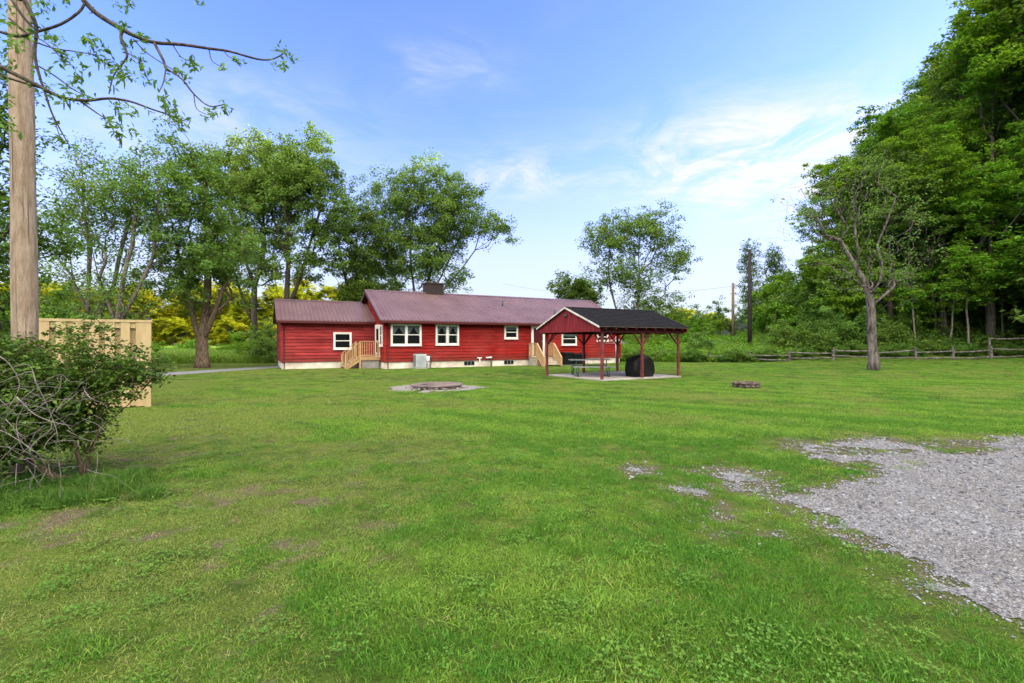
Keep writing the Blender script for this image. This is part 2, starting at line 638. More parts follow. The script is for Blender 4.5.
def brick_mat():
    m, t, b = mat("old_brick")
    L = t.links.new
    tc = N(t, "ShaderNodeTexCoord")
    mp = N(t, "ShaderNodeMapping")
    mp.inputs["Rotation"].default_value = (R(90), 0, 0)
    L(tc.outputs["Object"], mp.inputs[0])
    br = N(t, "ShaderNodeTexBrick")
    br.inputs["Scale"].default_value = 1.0
    br.inputs["Brick Width"].default_value = 0.21
    br.inputs["Row Height"].default_value = 0.075
    br.inputs["Mortar Size"].default_value = 0.008
    br.inputs["Color1"].default_value = (0.028, 0.012, 0.008, 1)
    br.inputs["Color2"].default_value = (0.008, 0.005, 0.004, 1)
    br.inputs["Mortar"].default_value = (0.022, 0.018, 0.015, 1)
    L(mp.outputs[0], br.inputs["Vector"])
    L(br.outputs["Color"], b.inputs["Base Color"])
    b.inputs["Roughness"].default_value = 0.9
    return m


M_brick = brick_mat()


def glass_mat():
    m, t, b = mat("window_glass")
    L = t.links.new
    b.inputs["Base Color"].default_value = (0.01, 0.012, 0.014, 1)
    b.inputs["Roughness"].default_value = 0.03
    b.inputs["Specular IOR Level"].default_value = 0.5
    tr = N(t, "ShaderNodeBsdfTransparent")
    tr.inputs["Color"].default_value = (0.8, 0.84, 0.82, 1)
    mx = N(t, "ShaderNodeMixShader")
    mx.inputs[0].default_value = 0.72
    L(b.outputs[0], mx.inputs[1])
    L(tr.outputs[0], mx.inputs[2])
    L(mx.outputs[0], t.nodes["Material Output"].inputs[0])
    return m


M_glass = glass_mat()


# ------------------------------------------------------------------ terrain
def height(x, y):
    x, y = np.asarray(x, float), np.asarray(y, float)
    d1 = np.minimum(x - 24 - 0.22 * (y - 38), y - 38.5)
    d2 = x - 47
    d = np.maximum(d1, d2)
    sp = np.where(d > 30, d, np.log1p(np.exp(np.clip(d, -40, 30) / 1.5)) * 1.5)
    h = np.minimum(0.52 * sp, 34 + 0.18 * sp)
    h = np.minimum(h, 60) * sstep(y, 132, 92)
    h = h + 0.06 * np.clip(y - 39, 0, 30) * sstep(x, 8, 16) * sstep(y, 150, 90)
    h = h + 0.22 * np.clip(y - 116, 0, 40) * sstep(x, 75, 30) + 0.08 * np.clip(y - 156, 0, 250)
    far = sstep(np.hypot(x, y), 30, 60)
    h = h + far * (fbm(x / 9, y / 9, 3) - 0.5) * 0.6
    near = (1 - sstep(np.hypot(x, y), 14, 25))
    h = h + near * (fbm(x / 1.1, y / 1.1, 5, 3) - 0.5) * 0.05
    return h


def zg(x, y):
    return float(height(np.array([x]), np.array([y]))[0])


def seg(*parts):
    out = []
    for a, b, st in parts:
        out.append(np.arange(a, b, st))
    return np.concatenate(out)


def ground_mat():
    m, t, b = mat("lawn_ground")
    L = t.links.new
    geo = N(t, "ShaderNodeNewGeometry")

    def noise(scale, detail=5, stretch=(1, 1, 1), rough=0.6):
        mp = N(t, "ShaderNodeMapping")
        mp.inputs["Scale"].default_value = stretch
        L(geo.outputs["Position"], mp.inputs[0])
        n = N(t, "ShaderNodeTexNoise")
        n.inputs["Scale"].default_value = scale
        n.inputs["Detail"].default_value = detail
        n.inputs["Roughness"].default_value = rough
        L(mp.outputs[0], n.inputs["Vector"])
        return n.outputs["Fac"]

    def ramp(f, lo, c1, hi, c2):
        r = N(t, "ShaderNodeValToRGB")
        r.color_ramp.elements[0].position = lo
        r.color_ramp.elements[1].position = hi
        r.color_ramp.elements[0].color = c1
        r.color_ramp.elements[1].color = c2
        L(f, r.inputs[0])
        return r.outputs[0]

    def mix(a, b_, f, bt="MIX"):
        x = N(t, "ShaderNodeMix", data_type="RGBA", blend_type=bt)
        if isinstance(f, float):
            x.inputs["Factor"].default_value = f
        else:
            L(f, x.inputs["Factor"])
        L(a, x.inputs[6])
        if isinstance(b_, tuple):
            x.inputs[7].default_value = b_
        else:
            L(b_, x.inputs[7])
        return x.outputs[2]
    big = noise(0.22, 4)
    g = ramp(big, 0.35, (0.044, 0.080, 0.012, 1), 0.65, (0.090, 0.130, 0.022, 1))
    mid = noise(3.0, 6, (0.6, 1, 1))
    g = mix(g, ramp(mid, 0.3, (0.45, 0.5, 0.4, 1), 0.75, (1.15, 1.1, 1.0, 1)), 1.0, "MULTIPLY")
    fine = noise(45.0, 4)
    g = mix(g, ramp(fine, 0.3, (0.45, 0.5, 0.4, 1), 0.7, (1.25, 1.2, 1.1, 1)), 1.0, "MULTIPLY")
    bare = N(t, "ShaderNodeAttribute", attribute_name="bare")
    soil = ramp(noise(42.0, 8, (1, 1, 1), .75), 0.34, (0.018, 0.016, 0.009, 1), 0.66, (0.135, 0.115, 0.070, 1))
    add = N(t, "ShaderNodeMath", operation="MULTIPLY_ADD")
    L(noise(9.0, 5), add.inputs[0])
    add.inputs[1].default_value = 0.9
    L(bare.outputs["Fac"], add.inputs[2])
    mr = N(t, "ShaderNodeMapRange")
    mr.inputs["From Min"].default_value = 0.62
    mr.inputs["From Max"].default_value = 0.95
    L(add.outputs[0], mr.inputs["Value"])
    g = mix(g, soil, mr.outputs[0])
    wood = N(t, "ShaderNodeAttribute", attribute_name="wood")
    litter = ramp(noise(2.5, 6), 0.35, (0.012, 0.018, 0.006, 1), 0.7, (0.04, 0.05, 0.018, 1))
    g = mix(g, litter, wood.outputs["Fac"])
    L(g, b.inputs["Base Color"])
    b.inputs["Roughness"].default_value = 0.95
    b.inputs["Specular IOR Level"].default_value = 0.1
    bm = N(t, "ShaderNodeBump")
    bm.inputs["Strength"].default_value = 0.6
    bm.inputs["Distance"].default_value = 0.03
    L(noise(38.0, 4), bm.inputs["Height"])
    L(bm.outputs[0], b.inputs["Normal"])
    return m


# gravel area ----------------------------------------------------------------
GP = [(985, 437), (930, 443), (868, 437), (806, 441), (762, 449), (808, 457), (852, 463), (846, 474), (800, 487), (778, 500), (798, 516), (832, 541), (868, 556), (905, 572),
      (935, 600), (1060, 648), (1500, 800)]


def gpt(px, py):
    Y = 1.6 * F / (py - 341.5)
    return ((px - 512) / F * Y, Y)


GPOLY = [gpt(*p) for p in GP] + [(9.0, 0.5), (18.0, 0.5), (18.0, 9.0), (8.9, 8.25), (7.9, 8.15)]


def poly_sd(x, y, poly):
    """signed distance, inside positive"""
    x, y = np.asarray(x, float), np.asarray(y, float)
    d = np.full(x.shape, 1e9)
    ins = np.zeros(x.shape, bool)
    n = len(poly)
    for i in range(n):
        ax, ay = poly[i]
        bx, by = poly[(i + 1) % n]
        ex, ey = bx - ax, by - ay
        t = np.clip(((x - ax) * ex + (y - ay) * ey) / (ex * ex + ey * ey + 1e-12), 0, 1)
        d = np.minimum(d, np.hypot(x - ax - t * ex, y - ay - t * ey))
        c = ((ay > y) != (by > y)) & (x < (bx - ax) * (y - ay) / (by - ay + 1e-12) + ax)
        ins ^= c
    return np.where(ins, d, -d)


def gravel_mask(x, y):
    """signed depth into the gravel; grass islands and stray patches break up its left end"""
    x, y = np.asarray(x, float), np.asarray(y, float)
    sd = poly_sd(x, y, GPOLY)
    for (px, py, rx, ry) in ((744, 480, .34, .42), (727, 516, .34, .34), (683, 492, .20, .16), (775, 534, .16, .14), (640, 470, .22, .22)):
        bx, by = gpt(px, py)
        r = np.sqrt(((x - bx) / rx) ** 2 + ((y - by) / ry) ** 2)
        sd = np.maximum(sd, (1 - r) * .34)
    for (px, py, rx, ry, k) in ((915, 452, 1.15, .30, .75), (985, 449, .5, .2, .4), (830, 478, .35, .25, .35)):
        bx, by = gpt(px, py)
        sd = sd - k * np.exp(-(((x - bx) / rx) ** 2 + ((y - by) / ry) ** 2))
    n = fbm(x / 0.55, y / 0.5, 31, 4) - 0.5
    h = fbm(x / 0.15, y / 0.12, 37, 3) - 0.5
    return sd - .04 + (n * 1.5 + h * .8) * np.exp(-np.abs(sd) / 0.45)


def bare_mask(x, y):
    """0 lush .. 1 bare soil"""
    n = fbm(x / 0.9, y / 0.7, 11, 4)
    n2 = fbm(x / 0.26, y / 0.2, 21, 3)
    left = sstep(x / np.maximum(y, 1), 0.1, -0.6)
    nearshrub = np.exp(-(((x + 4.4) / 1.3) ** 2 + ((y - 4.7) / 0.8) ** 2))
    far = 1 - sstep(y, 9, 17)
    m = sstep(0.30 * n + 0.45 * n2 + 0.25 * fbm(x / .1, y / .08, 23, 2), 0.50, 0.66)
    m = m * (0.14 + 0.50 * left) * far + 0.08 * nearshrub * sstep(n2, 0.40, 0.65)
    gm = gravel_mask(x, y)
    return np.clip(m + 0.42 * np.exp(-(np.clip(gm, -9, .25) - .1) ** 2 / .05), 0, 1)


def build_ground():
    xs = seg((-420, -120, 20), (-120, -40, 4), (-40, -10, 1), (-10, 10, 0.13), (10, 40, 0.8), (40, 130, 3), (130, 421, 20))
    ys = seg((-160, -20, 8), (-20, 0, 1.0), (0, 13, 0.13), (13, 60, 0.8), (60, 180, 3.5), (180, 521, 20))
    X, Y = np.meshgrid(xs, ys)
    Z = height(X, Y)
    nx, ny = len(xs), len(ys)
    Vt = np.stack([X.ravel(), Y.ravel(), Z.ravel()], 1)
    i = np.arange(nx * ny).reshape(ny, nx)
    Fq = np.stack([i[:-1, :-1].ravel(), i[:-1, 1:].ravel(), i[1:, 1:].ravel(), i[1:, :-1].ravel()], 1)
    me = np_mesh("ground", Vt, Fq, smooth=True)
    a = me.attributes.new("bare", "FLOAT", "POINT")
    a.data.foreach_set("value", bare_mask(X, Y).ravel().astype(np.float32))
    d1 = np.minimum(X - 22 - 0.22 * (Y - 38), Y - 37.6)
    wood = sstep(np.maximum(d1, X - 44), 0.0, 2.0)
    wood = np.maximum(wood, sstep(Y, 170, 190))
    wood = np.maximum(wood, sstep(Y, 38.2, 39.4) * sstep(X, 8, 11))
    a = me.attributes.new("wood", "FLOAT", "POINT")
    a.data.foreach_set("value", wood.ravel().astype(np.float32))
    me.materials.append(ground_mat())
    o = bpy.data.objects.new("ground", me)
    COL.objects.link(o)
    tag(o, "green mown lawn with worn soil patches and rising wooded ground", "lawn", kind="structure")


build_ground()

def gravel_base_mat():
    m, t, b = mat("gravel_bed")
    L = t.links.new
    geo = N(t, "ShaderNodeNewGeometry")
    vo = N(t, "ShaderNodeTexVoronoi")
    vo.inputs["Scale"].default_value = 48
    L(geo.outputs["Position"], vo.inputs["Vector"])
    r = N(t, "ShaderNodeValToRGB")
    r.color_ramp.elements[0].color = (0.070, 0.069, 0.069, 1)
    r.color_ramp.elements[1].color = (0.21, 0.213, 0.22, 1)
    sp = N(t, "ShaderNodeSeparateColor")
    L(vo.outputs["Color"], sp.inputs[0])
    L(sp.outputs[0], r.inputs[0])
    n = N(t, "ShaderNodeTexNoise")
    n.inputs["Scale"].default_value = 1.3
    n.inputs["Detail"].default_value = 6
    L(geo.outputs["Position"], n.inputs["Vector"])
    r2 = N(t, "ShaderNodeValToRGB")
    r2.color_ramp.elements[0].position = 0.35
    r2.color_ramp.elements[1].position = 0.68
    r2.color_ramp.elements[0].color = (0.80, 0.75, 0.68, 1)
    r2.color_ramp.elements[1].color = (1, 1, 1, 1)
    L(n.outputs["Fac"], r2.inputs[0])
    mx = N(t, "ShaderNodeMix", data_type="RGBA", blend_type="MULTIPLY")
    mx.inputs["Factor"].default_value = 1
    L(r.outputs[0], mx.inputs[6])
    L(r2.outputs[0], mx.inputs[7])
    L(mx.outputs[2], b.inputs["Base Color"])
    b.inputs["Roughness"].default_value = 0.95
    bm = N(t, "ShaderNodeBump")
    bm.inputs["Strength"].default_value = 0.9
    bm.inputs["Distance"].default_value = 0.02
    bm.invert = True
    L(vo.outputs["Distance"], bm.inputs["Height"])
    L(bm.outputs[0], b.inputs["Normal"])
    return m


def build_gravel_bed():
    st = 0.05
    xs, ys = np.arange(0.8, 18, st), np.arange(0.6, 9.4, st)
    X, Y = np.meshgrid(xs, ys)
    m = gravel_mask(X, Y) + .35 * (fbm(X / .16, Y / .14, 95, 2) - .5) > 0.16
    nx, ny = len(xs), len(ys)
    i = np.arange(nx * ny).reshape(ny, nx)
    q = m[:-1, :-1] & m[1:, :-1] & m[:-1, 1:] & m[1:, 1:]
    Fq = np.stack([i[:-1, :-1][q], i[:-1, 1:][q], i[1:, 1:][q], i[1:, :-1][q]], 1)
    used = np.unique(Fq)
    remap = np.full(nx * ny, -1)
    remap[used] = np.arange(len(used))
    Z = height(X, Y) + 0.006
    Vt = np.stack([X.ravel(), Y.ravel(), Z.ravel()], 1)[used]
    me = np_mesh("gravel_bed", Vt, remap[Fq], smooth=True)
    me.materials.append(gravel_base_mat())
    o = bpy.data.objects.new("gravel_parking", me)
    COL.objects.link(o)
    tag(o, "grey gravel parking patch with ragged grassy edge on the lawn", "gravel", kind="structure")


build_gravel_bed()


def strip(name, pts, wds, mat_, label, cat, dz=0.008):
    """a flat path along points with a soft-edged irregular outline"""
    pts = [Vector((p[0], p[1], 0)) for p in pts]
    rnd = random.Random(5)
    dense, wd = [], []
    for a, b, w0, w1 in zip(pts[:-1], pts[1:], wds[:-1], wds[1:]):
        for k in range(12):
            dense.append(a.lerp(b, k / 12))
            wd.append(w0 + (w1 - w0) * k / 12)
    mb = MB()
    vs = []
    for i, p in enumerate(dense):
        d = (dense[min(i + 1, len(dense) - 1)] - dense[max(i - 1, 0)]).normalized()
        s = Vector((-d.y, d.x, 0))
        for sg in (-1, 1):
            q = p + s * sg * (wd[i] / 2 + rnd.uniform(-.08, .08))
            vs.append((q.x, q.y, zg(q.x, q.y) + dz))
    mb.add(vs, [(2 * i, 2 * i + 1, 2 * i + 3, 2 * i + 2) for i in range(len(dense) - 1)])
    o = mb.build(name, mat_)
    return tag(o, label, cat, kind="structure")


strip("driveway", [(-21.5, 12), (-18.5, 19), (-17.0, 23.5), (-16.2, 26.5), (-15.2, 29), (-14.3, 31), (-13.9, 40)], [2.2, 2.2, 2.2, 2.0, 1.9, 1.8, 2.2], M_asphalt,
      "grey worn driveway strip curving past the maple to the house", "driveway")


# ------------------------------------------------------------------ house
house = empty("red_house", M0, TH)
tag(house, "long single storey red board house with burgundy metal roof", "house")
ML, MD = 17.55, 8.0           # main length, depth
EAVE, RIDGE = 2.85, 4.95
SL = (RIDGE - EAVE) / 4.4
A_U0, A_V0, A_V1 = -5.3, 2.48, 8.0
A_RZ = 4.22
A_VM = 5.24
A_EZ = 2.84
A_SL = (A_RZ - A_EZ) / (A_VM - A_V0 + 0.3)


def lap(mb, p0, p1, z0, z1, lim=None, expo=0.19, seedv=0):
    """overlapping horizontal boards from p0 to p1 (local x,y); outward normal is to the right of travel"""
    p0, p1 = Vector((*p0, 0)), Vector((*p1, 0))
    d = p1 - p0
    ln = d.length
    d.normalize()
    n = Vector((d.y, -d.x, 0))
    k = max(1, round((z1 - z0) / expo))
    e = (z1 - z0) / k
    for i in range(k):
        za, zb = z0 + i * e, z0 + (i + 1) * e
        if lim:
            a0, b0 = lim(za)
            a1, b1 = lim(zb)
            if b0 - a0 < 0.02:
                continue
            b1 = max(b1, a1 + 0.001)
        else:
            a0, b0, a1, b1 = 0, ln, 0, ln
        P = lambda t, z, o: tuple(p0 + d * t + n * o + Vector((0, 0, z)))
        mb.add([P(a0, za, 0.0), P(b0, za, 0.0), P(b0, za, 0.050), P(a0, za, 0.050), P(b0, zb - .035, 0.030), P(a0, zb - .035, 0.030), P(b1, zb, 0.0), P(a1, zb, 0.0)],
               [(0, 1, 2, 3), (3, 2, 4, 5), (5, 4, 6, 7)])


fz = 0.40
mb = MB()
lap(mb, (0, 0), (ML, 0), fz, EAVE + 0.1)
lap(mb, (ML, MD), (0, MD), fz, EAVE + 0.1)
roofz = lambda y: RIDGE - SL * abs(y - 4.0) - 0.06
def gl_main(z):
    h = 4.0 if z <= EAVE + .1 else max(0.0, (RIDGE - 0.06 - z) / SL)
    h = min(h, 4.0)
    return 4 - h, 4 + h
lap(mb, (0, MD), (0, 0), fz, RIDGE - 0.06, gl_main)
lap(mb, (ML, 0), (ML, MD), fz, RIDGE - 0.06, gl_main)
mb.build("wall", M_red, house)
mb = MB()
lap(mb, (A_U0, A_V0), (-0.04, A_V0), fz, A_EZ + 0.05)
lap(mb, (-0.04, A_V1), (A_U0, A_V1), fz, A_EZ + 0.05)
aw = (A_V1 - A_V0) / 2
def gl_add(z):
    h = min(aw, max(0.0, (A_RZ - .06 - z) / A_SL))
    return aw - h, aw + h
lap(mb, (A_U0, A_V1), (A_U0, A_V0), fz, A_RZ - .06, gl_add)
tag(mb.build("wall", M_red_faded, house), "faded red boards of the low side wing")

# foundations (cream masonry), a hand's breadth inside the boards
mb = MB()
mb.box(0.015, ML - 0.015, 0.015, MD - 0.015, -0.3, fz + 0.02)
mb.build("foundation", M_stucco, house)
mb = MB()
mb.box(A_U0 + 0.015, 0.01, A_V0 + 0.015, A_V1 - 0.015, -0.3, fz + 0.018)
mb.build("foundation", M_stucco, house)

# corner boards
mb = MB()
for (x, y) in ((0, 0), (ML, 0), (0, MD), (ML, MD)):
    mb.box(x - 0.06, x + 0.06, y - 0.06, y + 0.06, fz - .01, EAVE)
mb.build_each("corner_board", M_red, house)
mb = MB()
for (x, y) in ((A_U0, A_V0), (A_U0, A_V1)):
    mb.box(x - 0.06, x + 0.06, y - 0.06, y + 0.06, fz - .01, A_EZ)
mb.build_each("corner_board", M_red, house)


def gable_roof(x0, x1, ym, hw, ze, zr, rib, thick=0.05):
    """roof slab of two slopes with standing ribs; hw = half width to the eave, ze, zr top heights"""
    mb = MB()
    sl = (zr - ze) / hw
    for sg in (-1, 1):
        ye = ym + sg * hw
        t = thick
        vs = [(x0, ye, ze), (x1, ye, ze), (x1, ym, zr), (x0, ym, zr), (x0, ye, ze - t), (x1, ye, ze - t), (x1, ym, zr - t), (x0, ym, zr - t)]
        mb.add(vs, [(0, 1, 2, 3), (4, 7, 6, 5), (0, 4, 5, 1), (1, 5, 6, 2), (0, 3, 7, 4)])
        n = int(round((x1 - x0) / rib))
        st = (x1 - x0 - 0.06) / n
        for i in range(n + 1):
            xc = x0 + 0.03 + i * st
            h, w0, w1 = 0.042, 0.034, 0.016
            P = []
            for (yy, zz) in ((ye + sg * 0.01, ze), (ym, zr - 0.002)):
                P += [(xc - w0, yy, zz), (xc - w1, yy, zz + h), (xc + w1, yy, zz + h), (xc + w0, yy, zz)]
            mb.add(P, [(0, 1, 5, 4), (1, 2, 6, 5), (2, 3, 7, 6), (0, 3, 2, 1)])
    mb.add([(x0, ym - .16, zr - .16 * sl + .035), (x1, ym - .16, zr - .16 * sl + .035), (x1, ym, zr + .045), (x0, ym, zr + .045), (x1, ym + .16, zr - .16 * sl + .035), (x0, ym + .16, zr - .16 * sl + .035)],
           [(0, 1, 2, 3), (3, 2, 4, 5)])
    return mb


OH = 0.4
roof = gable_roof(-0.36, ML + 0.36, 4.0, 4.4, EAVE, RIDGE, 0.235).build("roof", M_roof, house)
roof2 = gable_roof(A_U0 - 0.3, -0.045, A_VM, A_VM - A_V0 + 0.3, A_EZ, A_RZ, 0.235).build("roof", M_roof, house)

# eave boards, soffits and barge boards
mb = MB()
for y in (-0.4, MD + 0.4):
    sg = -1 if y < 0 else 1
    mb.box(-0.34, ML + 0.34, min(y, y - sg * .03), max(y, y - sg * .03), EAVE - 0.20, EAVE - 0.052)
    a, b = (y - sg * .03, 0.035 * sg + (0 if sg < 0 else MD))
    mb.box(-0.34, ML + 0.34, min(a, b), max(a, b), EAVE - 0.14, EAVE - 0.12)
for x in (-0.345, ML + 0.345):
    for sg in (-1, 1):
        ye = 4 + sg * 4.39
        mb.add([(x - .015, ye, EAVE - .052), (x + .015, ye, EAVE - .052), (x + .015, 4, RIDGE - .052), (x - .015, 4, RIDGE - .052),
                (x - .015, ye, EAVE - .22), (x + .015, ye, EAVE - .22), (x + .015, 4, RIDGE - .22), (x - .015, 4, RIDGE - .22)],
               [(0, 1, 2, 3), (4, 7, 6, 5), (0, 4, 5, 1), (2, 6, 7, 3), (0, 3, 7, 4), (1, 5, 6, 2)])
mb.build_each("eave_trim", M_red_trim, house)
mb = MB()
ya = A_V0 - 0.3
mb.box(A_U0 - .28, -0.05, ya, ya + .03, A_EZ - .2, A_EZ - .052)
mb.box(A_U0 - .28, -0.05, ya + .03, A_V0 - .036, A_EZ - .14, A_EZ - .12)
for sg in (-1, 1):
    ye = A_VM + sg * (A_VM - A_V0 + 0.29)
    x = A_U0 - .285
    mb.add([(x - .015, ye, A_EZ - .052), (x + .015, ye, A_EZ - .052), (x + .015, A_VM, A_RZ - .052), (x - .015, A_VM, A_RZ - .052),
            (x - .015, ye, A_EZ - .2), (x + .015, ye, A_EZ - .2), (x + .015, A_VM, A_RZ - .2), (x - .015, A_VM, A_RZ - .2)],
           [(0, 1, 2, 3), (4, 7, 6, 5), (0, 4, 5, 1), (2, 6, 7, 3), (0, 3, 7, 4), (1, 5, 6, 2)])
mb.build_each("eave_trim", M_red_trim, house)

# gutter and downspouts
mb = MB()
mb.prism([(-0.50, EAVE - .06), (-0.505, EAVE - .17), (-0.47, EAVE - .2), (-0.405, EAVE - .2), (-0.405, EAVE - .06), (-.42, EAVE - .06), (-.42, EAVE - .17), (-.485, EAVE - .17), (-.485, EAVE - .06)], "x", -.34, ML + .34)
gut = mb.build("gutter", M_red_trim, house)
for (x, yw, yg, ez) in ((0.16, 0, -0.45, EAVE), (ML - .2, 0, -.45, EAVE), (A_U0 + .12, A_V0, A_V0 - .3, A_EZ)):
    mb = MB()
    mb.tube([(x, yg, ez - .2), (x, yg + .03, ez - .28), (x, yw - .09, ez - .42), (x, yw - .08, ez - .6), (x, yw - .08, .12), (x, yw - .22, .05)], .030, 8)
    mb.build("downspout", M_red_trim, house, smooth=True)
mb = MB()
mb.prism([(ya - .10, A_EZ - .06), (ya - .105, A_EZ - .17), (ya - .07, A_EZ - .2), (ya - .005, A_EZ - .2), (ya - .005, A_EZ - .06), (ya - .02, A_EZ - .06), (ya - .02, A_EZ - .17), (ya - .085, A_EZ - .17), (ya - .085, A_EZ - .06)], "x", A_U0 - .28, -.38)
mb.build("gutter", M_red_trim, house)

# chimney and vents
su, v_ = S(433, 4.2), 4.2
mb = MB()
cw, cd = 0.62, 0.5
mb.box(su - cw, su + cw, 3.75, 3.75 + 2 * cd * .8, RIDGE - .45, RIDGE + .62)
mb.box(su - cw - .04, su + cw + .04, 3.71, 3.79 + 2 * cd * .8, RIDGE + .62, RIDGE + .72)
ch = mb.build("chimney", M_brick, roof)
mb = MB()
for k in (-.3, .3):
    mb.lathe([(.13, RIDGE + .72), (.12, RIDGE + .84), (.095, RIDGE + .84), (.095, RIDGE + .72)], 12, (su + k, 4.15, 0))
mb.build_each("flue", M_stone_d, ch)
for (px, vv) in ((502.6, 2.2), (554.8, 0.9)):
    s_ = S(px, vv)
    zz = RIDGE - SL * (4 - vv)
    MB().tube([(s_, vv, zz - .1), (s_, vv, zz + .42)], .055, 10).build("vent_pipe", M_ac_dark, roof, smooth=True)


def window(parent, sc_, zc, wd, ht, units, y, rz=0.0, x=None, curtains=None, label=None):
    """y: plane of the wall. local window frame: x across, -y outward"""
    mb = MB()
    c = 0.08                                   # casing width
    d0, d1 = -0.118, -0.02
    X, Z = wd / 2, ht / 2
    mb.box(-X, -X + c, d0, d1, -Z, Z)
    mb.box(X - c, X, d0, d1, -Z, Z)
    mb.box(-X + c, X - c, d0, d1, Z - c, Z)
    mb.box(-X - .02, X + .02, d0 - .03, d1 - .003, -Z - .035, -Z - .001)     # sill
    mb.box(-X + c, X - c, d0, d1, -Z, -Z + c)
    for i in range(1, units):
        xm = -X + c + (wd - 2 * c) * i / units
        mb.box(xm - .045, xm + .045, d0, d1, -Z + c, Z - c)
    o = mb.build("window", M_white, parent, loc=(sc_ if x is None else x, y, zc), rz=rz)
    if label:
        o["label"] = label
    iw = (wd - 2 * c) / units
    sb = MB()
    gl = MB()
    cu = MB()
    for i in range(units):
        a = -X + c + iw * i + (.045 if i else 0)
        b = -X + c + iw * (i + 1) - (.045 if i < units - 1 else 0)
        f = .035
        for (u0, u1, w0, w1) in ((a, a + f, -Z + c, Z - c), (b - f, b, -Z + c, Z - c), (a + f, b - f, -Z + c, -Z + c + f), (a + f, b - f, Z - c - f, Z - c), (a + f, b - f, -.025, .025)):
            sb.box(u0, u1, -0.104, -0.074, w0, w1)
        gl.box(a + f, b - f, -0.090, -0.086, -Z + c + f, -.025)
        gl.box(a + f, b - f, -0.090, -0.086, .025, Z - c - f)
        if curtains == "tied":
            n = 10
            for sg in (-1, 1):
                pts = []
                xa = a + f if sg < 0 else b - f
                w_ = (b - a - 2 * f) * .5
                for k in range(n + 1):
                    t = k / n
                    pts.append((xa - sg * w_ * t * 1.0, Z - c - f, Z - c - f - (ht * .40) * (1 - t) ** 0.8 - .06))
                vs, fs = [], []
                for k, (xx, zt, zb) in enumerate(pts):
                    yy = -.070 + .006 * math.sin(k * 2.6)
                    vs += [(xx, yy, zt), (xx, yy, zb)]
                for k in range(n):
                    fs.append((2 * k, 2 * k + 1, 2 * k + 3, 2 * k + 2))
                cu.add(vs, fs)
        elif curtains == "blind":
            cu.box(a + f, b - f, -.072, -.068, Z * .35, Z - c - f)
        elif curtains == "side":
            n = 10
            for sg in (-1, 1):
                xa = a + f if sg < 0 else b - f
                w_ = (b - a - 2 * f)
                vs, fs = [], []
                for k in range(n + 1):
                    t = k / n
                    yy = -.070 + .006 * math.sin(k * 2.6)
                    xx = xa - sg * w_ * .5 * t
                    drop = (ht - 2 * c - 2 * f) * (1.0 if t < .28 else max(.12, .55 * (1 - t)))
                    vs += [(xx, yy, Z - c - f), (xx, yy, Z - c - f - drop)]
                for k in range(n):
                    fs.append((2 * k, 2 * k + 1, 2 * k + 3, 2 * k + 2))
                cu.add(vs, fs)
    sb.build("sash", M_white, o)
    gl.build("pane", M_glass, o)
    MB().box(-X + c, X - c, -0.060, -0.056, -Z + c, Z - c).build("unlit_room_sheet", M_dark, o)  # thin dark sheet on the wall, coloured as the shade of an unlit room
    if cu.v:
        cu.build("curtain", M_curtain, o)
    return o


def win_px(x0, x1, y0, y1, v, units, curtains=None, label=None):
    s0, s1 = S(x0, v), S(x1, v)
    sm = (s0 + s1) / 2
    Yd = (M0 + U * sm + V * v).y
    z1, z0 = 1.6 + (341.5 - y0) / F * Yd, 1.6 + (341.5 - y1) / F * Yd
    return window(house, sm, (z0 + z1) / 2, s1 - s0, z1 - z0, units, v, curtains=curtains, label=label)


win_px(390.4, 421, 323.9, 345.6, 0, 2, "tied", "wide double window nearest the front corner")
win_px(435.2, 458.4, 324.6, 345.0, 0, 2, "side", "double window with curtains drawn to the sides")
win_px(503.8, 517.3, 325.6, 338.9, 0, 1, "blind")
win_px(561.0, 576.0, 332.2, 345.2, 0, 1, "blind")
win_px(596.2, 607.4, 332.5, 341.5, 0, 1)
win_px(333.2, 351.3, 332.3, 349.3, A_V0, 1)

# basement windows
for (x0, x1) in ((464.2, 474.4), (504.2, 513.6)):
    s0, s1 = S(x0, 0), S(x1, 0)
    b = MB().box(s0, s1, -.01, .02, .10, .355).build("basement_window", M_ac_dark, house)
    MB().box(s0 + .03, s1 - .03, -.014, -.011, .13, .325).build("pane", M_glass, b)
    g = MB()
    for k in range(1, 3):
        xx = s0 + (s1 - s0) * k / 3
        g.box(xx - .012, xx + .012, -.022, -.0145, .13, .325)
    g.build_each("bar", M_ac, b)

# pipes on the foundation
mb = MB()
s_ = S(477, 0)
mb.tube([(s_, -.03, .55), (s_, -.16, .55), (s_ + .25, -.17, .55)], .04, 8).tube([(s_ + .12, -.17, .55), (s_ + .12, -.17, .02)], .025, 8)
mb.tube([(s_ + .62, -.03, .56), (s_ + .62, -.2, .56), (s_ + .95, -.2, .58)], .05, 8)
mb.build_each("vent_elbow", M_pvc, house, smooth=True)
s_ = S(490.3, 0)
MB().tube([(s_, -.14, 0), (s_, -.14, .66), (s_, -.03, .72)], .04, 8).build("standpipe", M_ac_dark, house, smooth=True)

